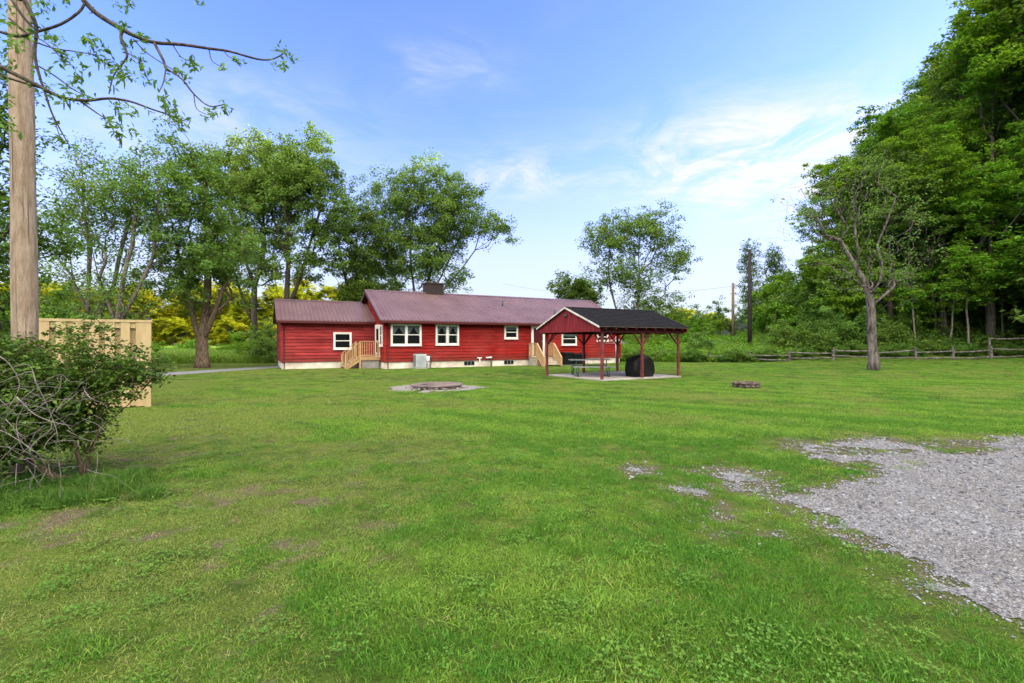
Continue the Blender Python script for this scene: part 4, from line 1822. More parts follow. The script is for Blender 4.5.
def leaf_cloud(centers, counts, rad, size, g, flat=0.7, up=0.55, aspect=0.55, drop=0.0):
    """leaf-sized faces scattered round each centre -> verts, quads, per-face variation"""
    idx = np.repeat(np.arange(len(centers)), counts)
    n = len(idx)
    off = g.normal(size=(n, 3))
    off /= np.linalg.norm(off, axis=1, keepdims=True) + 1e-9
    off *= (g.random((n, 1)) ** 0.45)
    off[:, 2] *= flat
    rr = rad if np.isscalar(rad) else np.asarray(rad)[idx][:, None]
    P = np.asarray(centers)[idx] + off * rr
    P[:, 2] -= drop * g.random(n)
    nrm = g.normal(size=(n, 3))
    nrm[:, 2] = np.abs(nrm[:, 2]) + up
    nrm += off * 0.5
    nrm /= np.linalg.norm(nrm, axis=1, keepdims=True)
    t = g.normal(size=(n, 3))
    t -= nrm * np.sum(t * nrm, axis=1, keepdims=True)
    t /= np.linalg.norm(t, axis=1, keepdims=True) + 1e-9
    b = np.cross(nrm, t)
    L = (size * g.uniform(.65, 1.25, n))[:, None]
    W = L * aspect
    bend = nrm * L * .12
    v = np.stack([P - t * L * .5 - bend, P + b * W * .5 + t * L * .05, P + t * L * .55 - bend, P - b * W * .5 + t * L * .05], 1).reshape(-1, 3)
    f = np.arange(4 * n).reshape(n, 4)
    cl = g.random(len(centers))[idx]
    lv = np.clip(.5 * g.random(n) + .5 * cl + .0 * off[:, 2], 0, 1)
    return v, f, lv


def mst(stems, pts, bf=0.35, lift=0.25):
    """join points to the nearest part of the growing skeleton, trading wire length against path length"""
    P, par, pl = [], [], []
    for st in stems:
        prev = -1
        for i, q in enumerate(st):
            q = np.array(q, float)
            if i == 0 and P:
                d = [np.linalg.norm(q - w_) for w_ in P]
                near = int(np.argmin(d))
                if d[near] < 0.1:
                    prev = near
                    continue
                prev = near
            P.append(q)
            par.append(prev)
            pl.append(0.0 if prev < 0 else pl[prev] + np.linalg.norm(q - P[prev]))
            prev = len(P) - 1
    pts = np.asarray(pts, float)
    n = len(pts)
    PA = np.array(P)
    best = np.full(n, 1e9)
    bp = np.zeros(n, int)

    def cost(node, q, plen):
        d = q - node
        dist = np.linalg.norm(d, axis=1)
        down = np.clip(-d[:, 2], 0, None)
        return dist + lift * down + bf * plen
    for k in range(len(P)):
        if k == 0:
            continue
        c = cost(PA[k], pts, pl[k])
        m = c < best
        best[m] = c[m]
        bp[m] = k
    done = np.zeros(n, bool)
    for _ in range(n):
        j = int(np.argmin(np.where(done, 1e18, best)))
        done[j] = True
        pr = int(bp[j])
        P.append(pts[j]); par.append(pr)
        pl.append(pl[pr] + np.linalg.norm(pts[j] - P[pr]))
        k = len(P) - 1
        c = cost(pts[j], pts, pl[k])
        m = (c < best) & ~done
        best[m] = c[m]
        bp[m] = k
    return np.array(P), np.array(par)


def skeleton_mesh(P, par, r_base, r_tip, g, nstem, flare=.5, wob=.10):
    n = len(P)
    tips = np.zeros(n)
    kids = [[] for _ in range(n)]
    for i in range(1, n):
        kids[par[i]].append(i)
    for i in range(n - 1, -1, -1):
        if not kids[i]:
            tips[i] = 1
        if par[i] >= 0:
            tips[par[i]] += tips[i]
    ex = math.log(max(r_base / r_tip, 1.01)) / math.log(max(tips[0], 2))
    rad = r_tip * tips ** ex
    mb = MB()
    stack = [(0, None)]
    z0 = P[0][2]
    while stack:
        i, fr = stack.pop()
        chain = ([fr] if fr is not None else []) + [i]
        while kids[chain[-1]]:
            ks = sorted(kids[chain[-1]], key=lambda q: -tips[q])
            for q in ks[1:]:
                stack.append((q, chain[-1]))
            chain.append(ks[0])
        pts, rr = [], []
        r0 = rad[chain[1]] if fr is not None and len(chain) > 1 else rad[chain[0]]
        for j, c in enumerate(chain):
            r_ = r0 if j == 0 else rad[c]
            p = Vector(P[c])
            r_ = r_ * (1 + flare * math.exp(-max(0, p.z - z0) / .35))
            if j > 0:
                q = Vector(P[chain[j - 1]])
                l = (p - q).length
                m = q.lerp(p, .5) + Vector(g.normal(size=3)) * l * (wob if r_ < .09 else .05) * .5 + Vector((0, 0, -.03 * l))
                pts.append(m); rr.append((rr[-1] + r_) / 2)
            pts.append(p); rr.append(r_)
        rm = max(rr)
        mb.tube(pts, rr, 9 if rm > .12 else (6 if rm > .05 else (4 if rm > .02 else 3)), cap=True)
    return mb


def sample_env(env, ncl, per, sig, g):
    """clustered points in a union of ellipsoids [(cx,cy,cz,rx,ry,rz,weight)]"""
    wts = np.array([e[6] for e in env], float)
    wts /= wts.sum()
    C = []
    for _ in range(ncl):
        e = env[g.choice(len(env), p=wts)]
        d = g.normal(size=3)
        d /= np.linalg.norm(d)
        r = g.random() ** 0.42
        C.append(np.array(e[:3]) + d * r * np.array(e[3:6]))
    C = np.array(C)
    pts = np.repeat(C, per, axis=0) + g.normal(size=(ncl * per, 3)) * sig * np.array([1, 1, .75])
    return pts


def tree_parts(stems, env, ncl=70, per=6, sig=.55, r_base=.3, r_tip=.012, leaves=45, lrad=.55, lsize=.22, bark=None, leaf=None, seed=1, bf=.35, keep=1.0, wob=.12, up=.55, drop=0.0, flat=.7):
    g = rng(seed)
    pts = sample_env(env, ncl, per, sig, g)
    P, par = mst(stems, pts, bf)
    ns = len(P) - len(pts)
    wood = skeleton_mesh(P, par, r_base, r_tip, g, ns, wob=wob)
    cen = P[ns:]
    if keep < 1:
        cen = cen[g.random(len(cen)) < keep]
    cnt = np.maximum(1, (leaves * g.uniform(.5, 1.5, len(cen))).astype(int))
    lr = lrad * g.uniform(.6, 1.25, len(cen))
    v, f, lv = leaf_cloud(cen, cnt, lr, lsize, g, up=up, drop=drop, flat=flat)
    me = np_mesh("crown", v, f, lv)
    me.materials.append(leaf)
    return wood, me


def make_tree(name, label, cat, base, parts, group=None, bark=None, z=None):
    wood, me = parts
    x, y = base
    o = empty(name, (x, y, zg(x, y) if z is None else z))
    tag(o, label, cat, group)
    wood.build("trunk", bark or M_bark, o, smooth=True)
    c = bpy.data.objects.new("crown", me)
    COL.objects.link(c)
    c.parent = o
    return o


def stem(*pts):
    return [tuple(p) for p in pts]


# -- the maple at the left, stout trunk that splits low
make_tree("maple_tree", "stout maple with a low forked brown trunk beside the driveway", "tree", (-18.7, 29.2), tree_parts(
    [stem((0, 0, -.2), (0, 0, .9), (-.05, 0, 1.5)), stem((-.05, 0, 1.5), (-.7, .2, 3.2), (-1.5, .4, 5.6), (-2.0, .4, 8)), stem((-.05, 0, 1.5), (.1, .3, 4), (.2, .2, 7), (.1, 0, 10.5)),
     stem((-.05, 0, 1.5), (.8, -.2, 3.2), (1.9, -.2, 5.8), (2.6, -.3, 8.2))],
    [(-.6, 0, 6.4, 3.5, 3.0, 2.9, 1.2), (-.5, 0, 9.8, 2.7, 2.6, 3.0, 1.0), (-1.0, 0, 12.3, 1.7, 1.7, 2.0, .5), (1.6, 0, 6.6, 2.0, 2.0, 2.0, .4)],
    ncl=150, per=5, sig=.48, r_base=.33, leaves=44, lrad=.50, lsize=.18, leaf=M_leaf, seed=11), bark=M_bark_br)

# -- tall trees behind the wing
make_tree("sycamore_tree", "tall full tree rising behind the left end of the low wing", "tree", (-22.2, 41.5), tree_parts(
    [stem((0, 0, -.2), (.1, 0, 3), (.1, 0, 6.5)), stem((.1, 0, 6.5), (-1.2, .2, 10), (-2.2, 0, 14), (-2.4, 0, 17)), stem((.1, 0, 6.5), (.9, 0, 10.5), (1.2, 0, 15), (1.0, 0, 18.5)), stem((.1, 0, 3), (-1.3, .3, 6), (-2.8, .5, 9))],
    [(-1.4, 0, 15.8, 3.1, 3, 4.0, 1.1), (1.5, 0, 15.2, 2.6, 3, 4.2, 1.0), (-.8, 0, 9.5, 4.0, 3.5, 3.0, .9)],
    ncl=185, per=5, sig=.56, r_base=.25, leaves=44, lrad=.62, lsize=.22, leaf=M_leaf, seed=21), bark=M_bark_d)
make_tree("sycamore_tree", "tall dark stemmed tree close behind the low wing roof", "tree", (-18.6, 40.0), tree_parts(
    [stem((0, 0, -.2), (-.1, 0, 4), (.1, 0, 8)), stem((.1, 0, 8), (.2, 0, 12), (.9, 0, 16.5)), stem((-.1, 0, 4), (1.3, .2, 8), (2.6, .3, 12.5)), stem((.1, 0, 8), (-1.2, 0, 12), (-1.6, 0, 15.5))],
    [(.9, 0, 15.9, 2.8, 2.8, 3.6, 1.1), (3.5, .2, 13.0, 2.3, 2.5, 3.6, .9), (-1.4, 0, 13.5, 2.2, 2.4, 3.2, .7), (1.0, 0, 8.6, 3.9, 3.2, 2.6, .7)],
    ncl=175, per=5, sig=.56, r_base=.24, leaves=44, lrad=.62, lsize=.22, leaf=M_leaf, seed=22), bark=M_bark_d)
make_tree("slender_tree", "slender lower tree between the two tall crowns behind the house", "tree", (-14.4, 44.0), tree_parts(
    [stem((0, 0, -.2), (.1, 0, 5), (.2, 0, 10), (.1, 0, 13.5)), stem((.1, 0, 5), (-1, .2, 8), (-1.6, .3, 11))],
    [(0, 0, 11.5, 2.2, 2.2, 3.2, 1), (.3, 0, 7.5, 2.6, 2.6, 2.8, .8), (.2, 0, 4.6, 2.2, 2.2, 1.4, .3)],
    ncl=95, per=5, sig=.48, r_base=.22, leaves=42, lrad=.60, lsize=.22, leaf=M_leaf_dark, seed=23), bark=M_bark_d)
# -- the fan-shaped tree behind the chimney
make_tree("fan_tree", "broad fan shaped tree of many rising stems behind the chimney", "tree", (-9.4, 47.5), tree_parts(
    [stem((0, 0, -.2), (0, 0, 2.0), (0, 0, 3.6)), stem((0, 0, 2.0), (-2.2, .3, 8), (-3.4, .3, 14)), stem((0, 0, 3.6), (-.6, 0, 10), (-.6, 0, 17.5)), stem((0, 0, 3.6), (1.6, .2, 9.5), (2.6, 0, 16)),
     stem((0, 0, 2.0), (3.0, -.3, 7.0), (5.8, -.4, 10.5), (8.2, -.5, 12.2)), stem((0, 0, 2.0), (2.4, .3, 8.0), (5.0, .2, 13.6))],
    [(-2.6, 0, 14.3, 2.9, 2.8, 4.2, 1.0), (.6, 0, 16.6, 3.2, 3.0, 3.3, 1.0), (3.8, 0, 14.6, 3.0, 2.8, 3.2, .9), (7.2, 0, 12.6, 2.3, 2.2, 1.7, .42), (-3.4, 0, 11.0, 2.6, 2.4, 3.0, .7), (2.6, 0, 12.0, 3.0, 2.6, 2.2, .6), (-.2, 0, 10.2, 5.0, 3.4, 2.8, 1.1), (-2.6, 0, 7.0, 3.0, 2.6, 2.4, .6), (3.0, 0, 8.4, 2.6, 2.4, 1.8, .4)],
    ncl=320, per=5, sig=.60, r_base=.26, r_tip=.010, leaves=44, lrad=.70, lsize=.22, leaf=M_leaf, seed=24), bark=M_bark)
# -- thin airy trees behind the tan fence
for i, (bx, by, lab, sd, lean, nst) in enumerate([
        (-23.5, 27.0, "thin airy tree with upright stems left of the tan fence's end post", 31, -.4, 0), (-21.2, 26.0, "airy many stemmed tree with one bare leaning fork behind the tan fence", 32, 1.0, 1)]):
    make_tree("airy_tree", lab, "tree", (bx, by), tree_parts(
        [stem((0, 0, -.2), (0, 0, 2.2), (lean * .3, 0, 5), (lean, 0, 9), (lean * 1.2, 0, 11.5)), stem((0, 0, 2.2), (-1.2, .2, 5), (-1.9, .3, 9)), stem((0, 0, 2.2), (1.2, .1, 4.8), (1.9, .2, 8.2), (2.0, .2, 10.5)),
         stem((0, 0, 1.2), (1.6, -.2, 3.2), (2.7, -.3, 5.6), (2.95, -.3, 6.6))],
        [(lean, 0, 10.0, 1.7, 1.7, 2.6, 1), (-1.8, .2, 8.0, 1.5, 1.5, 2.6, .8), (1.9, .2, 8.8, 1.3, 1.4, 2.4, .8), (0, 0, 4.2, 2.4, 2.2, 1.6, .6)],
        ncl=95, per=4, sig=.6, r_base=.19, leaves=28, lrad=.60, lsize=.16, leaf=M_leaf, seed=sd), bark=M_bark)
# -- dense dark tree at the far left edge
make_tree("dark_tree", "dense dark tree at the edge beyond the big pole", "tree", (-16.2, 14.4), tree_parts(
    [stem((0, 0, -.2), (0, 0, 3), (.2, 0, 6), (.3, 0, 9)), stem((0, 0, 3), (1.0, .2, 5), (1.7, .2, 7.5))],
    [(.2, 0, 8.4, 1.9, 1.8, 2.2, 1), (.5, 0, 5.3, 1.9, 1.9, 1.9, 1), (.3, 0, 2.8, 1.9, 1.9, 1.5, .8)],
    ncl=70, per=6, sig=.42, r_base=.26, leaves=46, lrad=.42, lsize=.13, leaf=M_leaf_dark, seed=33), bark=M_bark_d)
# -- the two stemmed tree right of the house
make_tree("walnut_tree", "open round crowned tree of two slim trunks beyond the shelter roof", "tree", (15.6, 60.0), tree_parts(
    [stem((0, 0, -.2), (0, 0, 4), (.2, 0, 9), (.3, 0, 14)), stem((0, 0, .8), (-2.6, .5, 4.5), (-3.6, .5, 9.5), (-3.6, .5, 14)), stem((.2, 0, 9), (2.2, 0, 11.5), (3.8, 0, 13))],
    [(-3.3, .4, 13.0, 3.0, 2.6, 2.8, 1.0), (1.0, 0, 14.2, 3.6, 3.0, 2.5, 1.1), (4.0, 0, 11.0, 2.6, 2.4, 2.3, .6), (-1.0, 0, 8.5, 4.4, 3.4, 2.4, .7), (1.5, 0, 5.0, 4.6, 3.2, 1.8, .5)],
    ncl=230, per=4, sig=.8, r_base=.26, r_tip=.010, leaves=30, lrad=.82, lsize=.27, leaf=M_leaf, seed=41), bark=M_bark)
make_tree("round_tree", "small round crowned tree peeping over the house ridge end", "tree", (8.2, 68.0), tree_parts(
    [stem((0, 0, -.2), (0, 0, 4), (0, 0, 8.5)), stem((0, 0, 4), (1.6, 0, 7), (2.2, 0, 9))],
    [(0, 0, 8.8, 3.0, 2.6, 2.3, 1), (2.4, 0, 7.6, 2.2, 2.2, 2.2, .7), (.6, 0, 5.0, 3.2, 3, 2, .6)],
    ncl=62, per=6, sig=.6, r_base=.26, leaves=40, lrad=.70, lsize=.30, leaf=M_leaf_dark, seed=42), bark=M_bark_d)
# -- airy pair behind the far poles
for (bx, by, hgt, lab, sd) in ((32.6, 66.0, 13.2, "thin feathery tree standing behind the black utility pole", 43), (36.2, 66.5, 10.6, "pointed dark tree right of the black utility pole", 44)):
    make_tree("feathery_tree", lab, "tree", (bx, by), tree_parts(
        [stem((0, 0, -.2), (0, 0, hgt * .4), (0, 0, hgt))],
        [(-.2, 0, hgt * .74, .9, .9, hgt * .22, .7), (0, 0, hgt * .50, 1.6, 1.5, hgt * .2, .8), (0, 0, hgt * .28, 2.0, 1.9, hgt * .14, .6)],
        ncl=80, per=4, sig=.55, r_base=.16, leaves=20, lrad=.6, lsize=.22, leaf=M_leaf_dark, seed=sd), bark=M_bark_d)

# -- the pale barked, half bare tree on the lawn
make_tree("half_bare_tree", "pale barked half dead tree with bare twisted limbs on the lawn's far side", "tree", (20.15, 27.0), tree_parts(
    [stem((0, 0, -.2), (-.05, 0, 1.4), (-.1, 0, 3.2), (-.2, 0, 4.2)), stem((-.2, 0, 4.2), (-.8, .1, 5.6), (-1.7, .2, 7.3), (-2.1, .2, 9.4), (-2.6, .2, 11)), stem((-.8, .1, 5.6), (-.9, .2, 8.2), (-.6, .2, 10.5), (-.9, .2, 12.4)),
     stem((-.2, 0, 4.2), (.5, 0, 6.0), (.9, .1, 8.4), (1.6, .1, 10.0)), stem((-.1, 0, 3.2), (1.0, -.2, 4.6), (1.9, -.3, 6.2)), stem((.9, .1, 8.4), (.4, .1, 10.4), (.2, .1, 11.6)), stem((-1.7, .2, 7.3), (-3.0, .2, 8.6), (-3.9, .2, 10.2))],
    [(-2.8, .1, 8.4, 1.9, 1.6, 2.7, 1), (-.7, .2, 10.6, 1.7, 1.6, 1.6, .8), (1.2, .2, 8.6, 1.9, 1.6, 2.2, .8), (-1.8, 0, 5.6, 2.2, 1.6, 1.4, .7), (1.0, 0, 5.6, 2.0, 1.6, 1.4, .6)],
    ncl=190, per=5, sig=.6, r_base=.225, r_tip=.006, leaves=11, lrad=.45, lsize=.15, leaf=M_leaf, seed=51, keep=.24, wob=.26), bark=M_bark_pale)


# -- kinds of trees and bushes for the wood, then copies
def bush_parts(seed, w_, h, ncl, leaf, lsize=.16, leaves=46):
    return tree_parts([stem((0, 0, -.1), (0, 0, h * .22), (.05, 0, h * .5)), stem((0, 0, -.1), (w_ * .3, .1, h * .4)), stem((0, 0, -.1), (-w_ * .3, -.1, h * .4))],
                      [(0, 0, h * .52, w_ * .42, w_ * .42, h * .36, 1), (w_ * .3, 0, h * .36, w_ * .35, w_ * .3, h * .26, .6), (-w_ * .3, 0, h * .38, w_ * .35, w_ * .3, h * .28, .6)],
                      ncl=ncl, per=5, sig=.28, r_base=.06, r_tip=.006, leaves=leaves, lrad=.36, lsize=lsize, leaf=leaf, seed=seed)


def wood_tree_parts(seed, h, wd, clear, leaf, leaves=44, lsize=.26):
    g = rng(seed)
    lx, ly = g.uniform(-.8, .8, 2)
    st = [stem((0, 0, -.4), (.1, 0, h * .2), (lx * .5, ly * .5, h * .5), (lx, ly, h * .92))]
    for k in range(4):
        a = g.uniform(0, 6.28)
        z = h * g.uniform(.35, .6)
        st.append(stem((lx * .5 * z / h, ly * .5 * z / h, z), (math.cos(a) * wd * .22, math.sin(a) * wd * .22, z + h * .14), (math.cos(a) * wd * .36, math.sin(a) * wd * .36, z + h * .26)))
    env = [(lx, ly, h * .82, wd * .34, wd * .34, h * .17, 1.0)]
    for k in range(8):
        a = 6.28 * k / 8 + g.uniform(-.4, .4)
        z = h * g.uniform(clear + .08, .78)
        env.append((math.cos(a) * wd * .28, math.sin(a) * wd * .28, z, wd * .27, wd * .27, h * .11, .6))
    return tree_parts(st, env, ncl=120, per=7, sig=.62, r_base=.22, leaves=leaves, lrad=.72, lsize=lsize, leaf=leaf, seed=seed, up=1.1, flat=.42)


def place(proto, x, y, rz, s, label=None, group=None, z=None):
    c = copy_tree(proto)
    c.location = (x, y, (zg(x, y) if z is None else z) - .1)
    c.rotation_euler = (0, 0, rz)
    c.scale = (s, s, s * 1.0)
    if label:
        c["label"] = label
    if group:
        c["group"] = group
    return c


def kind_tree(name, label, cat, parts, group, bark=M_bark):
    return make_tree(name, label, cat, (0, 0), parts, group, bark, z=-200)


def drop_proto(o):
    for c in children(o):
        bpy.data.objects.remove(c)
    bpy.data.objects.remove(o)


G_WOOD = "tall trees of the dense wood on the hillside"
L_WOOD = "tall leafy tree crowding the dense wood on the hillside"
protos = [kind_tree("wood_tree", L_WOOD, "tree", wood_tree_parts(60 + i, h, wd, cl, lf, lsize=.27), G_WOOD, bk)
          for i, (h, wd, cl, lf, bk) in enumerate([(24, 9.5, .10, M_leaf_fresh, M_bark_d), (22, 8.5, .06, M_leaf, M_bark_d), (26, 10, .14, M_leaf_fresh, M_bark_d), (20, 8.5, .04, M_leaf_fresh, M_bark_d), (23, 9, .2, M_leaf, M_bark)])]
rnd = random.Random(77)
spots = []


def try_spot(x, y, md):
    for (a, b) in spots:
        if (a - x) ** 2 + (b - y) ** 2 < md * md:
            return False
    spots.append((x, y))
    return True


# front row of the wood along the fence, then rows up the slope
front = [(29.8, 43.5, 3, .80), (32.8, 42.0, 1, .98), (36.2, 40.6, 0, 1.10), (39.2, 39.6, 2, 1.16), (42.6, 39.2, 0, 1.30), (46.2, 38.6, 1, 1.35), (50.2, 36.0, 3, 1.1), (52, 30.5, 2, 1.0), (53.5, 24, 0, 1.0), (54, 17, 1, 1.0),
         (33.4, 49.5, 0, .68), (37.0, 48.5, 2, .85), (36.8, 45.2, 3, 1.0), (40, 46, 4, 1.0), (44.5, 45.4, 1, 1.05), (49.5, 44.5, 4, 1.05), (55, 42, 0, 1.05), (58, 34, 4, 1), (59, 26, 3, 1)]
KH = (24, 22, 26, 20, 23)


def skyline(x, y, k, s):
    """keep a tree under the slanting canopy line of the hillside"""
    px = 512 + F * x / y
    if y < 36 or px > 1040:
        return s
    top = 198 - (px - 798) * 0.96
    zt = 1.6 + (341.5 - top) / F * y
    return min(s, max(.3, (zt - zg(x, y)) / (KH[k] * 1.0)))


for (x, y, k, s) in front:
    spots.append((x, y))
    s = skyline(x, y, k, 1.6) * (rnd.uniform(.86, 1.06) if x / y < .92 else 1.08)
    place(protos[k], x, y, rnd.uniform(0, 6.28), s, L_WOOD, G_WOOD)
tries = 0
while len(spots) < 70 and tries < 4000:
    tries += 1
    y = rnd.uniform(50, 95)
    x = rnd.uniform(max(33, .70 * y), 74 + .3 * (y - 40))
    if try_spot(x, y, 4.6):
        k = rnd.randrange(5)
        place(protos[k], x, y, rnd.uniform(0, 6.28), skyline(x, y, k, 1.1) * rnd.uniform(.74, 1.06), L_WOOD, G_WOOD)

# slim saplings with bare stems under the canopy
G_SAP = "thin bare stemmed saplings at the edge of the dark wood"
L_SAP = "thin pale stemmed sapling leaning at the edge of the dark wood"
sap = [kind_tree("sapling", L_SAP, "tree", tree_parts([stem((0, 0, -.2), (.05 * k, 0, 2), (.2 * k, .1, 4.2), (.35 * k, .1, 6.5))], [(.35 * k, 0, 6.2, 1.2, 1.2, 1.2, 1), (.2 * k, 0, 4.4, .9, .9, .7, .4)], ncl=18, per=4, sig=.3, r_base=.060, r_tip=.008,
                                                      leaves=26, lrad=.36, lsize=.17, leaf=M_leaf_fresh, seed=90 + k), G_SAP, M_bark) for k in (-1, 1)]
for i, (px, Y) in enumerate(((915, 39.5), (936, 41), (952, 39.2), (968, 38.6), (986, 42), (1002, 40), (1016, 43))):
    p = at(px, 300, Y)
    place(sap[i % 2], p.x, Y, rnd.uniform(0, 6.28), rnd.uniform(.85, 1.25), L_SAP, G_SAP)

# understorey bushes
G_US = "leafy bushes of the understorey below the wood"
L_US = "leafy understorey bush growing below the hillside wood"
bushes = [kind_tree("understorey_bush", L_US, "bush", bush_parts(100 + i, w_, h, 24, lf), G_US, M_bark_d)
          for i, (w_, h, lf) in enumerate([(3.2, 2.6, M_leaf_fresh), (2.6, 2.0, M_leaf), (3.6, 3.4, M_leaf_fresh), (2.2, 1.5, M_leaf_fresh), (3.0, 4.0, M_leaf)])]
us = [kind_tree("understorey_bush", L_US, "bush", bush_parts(110 + i, w_, h, 24, M_leaf_dark), G_US, M_bark_d) for i, (w_, h) in enumerate([(3.2, 2.6), (2.6, 2.0), (3.2, 3.6)])]  # darker leaves put the wood's shade into the bush colour
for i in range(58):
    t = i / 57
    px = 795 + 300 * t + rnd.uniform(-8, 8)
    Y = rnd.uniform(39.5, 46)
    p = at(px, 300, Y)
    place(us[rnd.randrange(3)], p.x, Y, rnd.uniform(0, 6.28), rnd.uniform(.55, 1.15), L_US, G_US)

# bright shrubs on the bank between shelter and wood
G_BK = "bright green bushes on the bank beyond the lawn"
L_BK = "bright green bush on the bank between the shelter and the wood"
for i in range(44):
    px = rnd.uniform(622, 832)
    Y = rnd.choice((rnd.uniform(41, 48), rnd.uniform(48, 60), rnd.uniform(60, 74)))
    if abs(px - 741) < 34 and Y < 62:
        continue
    p = at(px, 300, Y)
    s = rnd.uniform(.55, .9) * (1.0 if Y < 48 else (1.25 if Y < 60 else 1.7))
    if px > 770:
        s *= 1.25
    place(bushes[rnd.randrange(5)], p.x, Y, rnd.uniform(0, 6.28), s, L_BK, G_BK)
for (px, Y, k, s) in ((800, 47, 2, 1.9), (815, 46, 4, 1.9), (785, 52, 2, 1.8), (770, 58, 4, 1.6), (830, 45, 0, 1.9), (790, 60, 0, 2.6), (655, 66, 4, 1.5), (690, 70, 2, 1.7), (720, 72, 4, 1.5), (640, 56, 4, 1.3), (670, 58, 2, 1.3), (700, 62, 0, 1.5)):
    p = at(px, 300, Y)
    place(bushes[k], p.x, Y, rnd.uniform(0, 6.28), s, L_BK, G_BK)

# low brush tangled in the old fence
G_BR = "low brush grown through the rail fence"
L_BR = "low brush grown through the old rail fence"
for i in range(52):
    t = i / 51
    px = 620 + 420 * t + rnd.uniform(-6, 6)
    Y = (37.4 + rnd.uniform(-.1, 2.0)) if px < 760 else (37.6 + rnd.uniform(-.2, 1.6))
    p = at(px, 300, Y)
    place((bushes[3], bushes[1], us[1])[rnd.randrange(3) if px < 790 else 2], p.x, Y, rnd.uniform(0, 6.28), rnd.uniform(.38, .66), L_BR, G_BR)

# shrubs and small trees behind the house and beyond the driveway
G_LB = "shady bushes beyond the driveway and behind the wing"
L_LB = "shady green bush behind the driveway and the low wing"
for (px, Y, k, s) in ((250, 39, 2, 1.0), (262, 36, 4, .85), (268, 46, 4, 1.0), (228, 52, 3, .9), (112, 36, 2, 1.2), (100, 33, 4, 1.2), (80, 32, 2, 1.4), (60, 30, 4, 1.5), (40, 28, 2, 1.5),
                      (20, 24, 4, 1.4), (4, 20, 2, 1.2), (290, 55, 4, 1.3), (400, 60, 2, 1.5), (440, 62, 4, 1.3), (192, 62, 3, 1.2), (150, 58, 3, 1.1), (365, 56, 0, 1.4)):
    p = at(px, 300, Y)
    place(bushes[k], p.x, Y, rnd.uniform(0, 6.28), s, L_LB, G_LB)

# far trees catching the last sun, its yellow also put into the leaves
G_FAR = "distant trees in the evening sun across the field"
L_FAR = "distant tree across the field lit yellow by the low sun"
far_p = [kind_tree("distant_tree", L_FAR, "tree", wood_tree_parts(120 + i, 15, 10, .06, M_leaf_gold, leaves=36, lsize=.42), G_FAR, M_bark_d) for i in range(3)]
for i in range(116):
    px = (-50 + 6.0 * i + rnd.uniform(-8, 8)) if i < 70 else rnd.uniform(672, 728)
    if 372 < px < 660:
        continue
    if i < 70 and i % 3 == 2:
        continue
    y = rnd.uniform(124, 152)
    low = i >= 84  # low bushy copies added to spread the sunlit yellow down the slope
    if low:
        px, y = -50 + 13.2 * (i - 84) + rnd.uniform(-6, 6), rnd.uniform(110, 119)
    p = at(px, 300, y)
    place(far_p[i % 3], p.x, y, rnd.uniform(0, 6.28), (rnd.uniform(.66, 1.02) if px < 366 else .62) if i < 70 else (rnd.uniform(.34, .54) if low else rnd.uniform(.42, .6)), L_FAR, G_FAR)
for o in protos + sap + bushes + us + far_p:
    drop_proto(o)


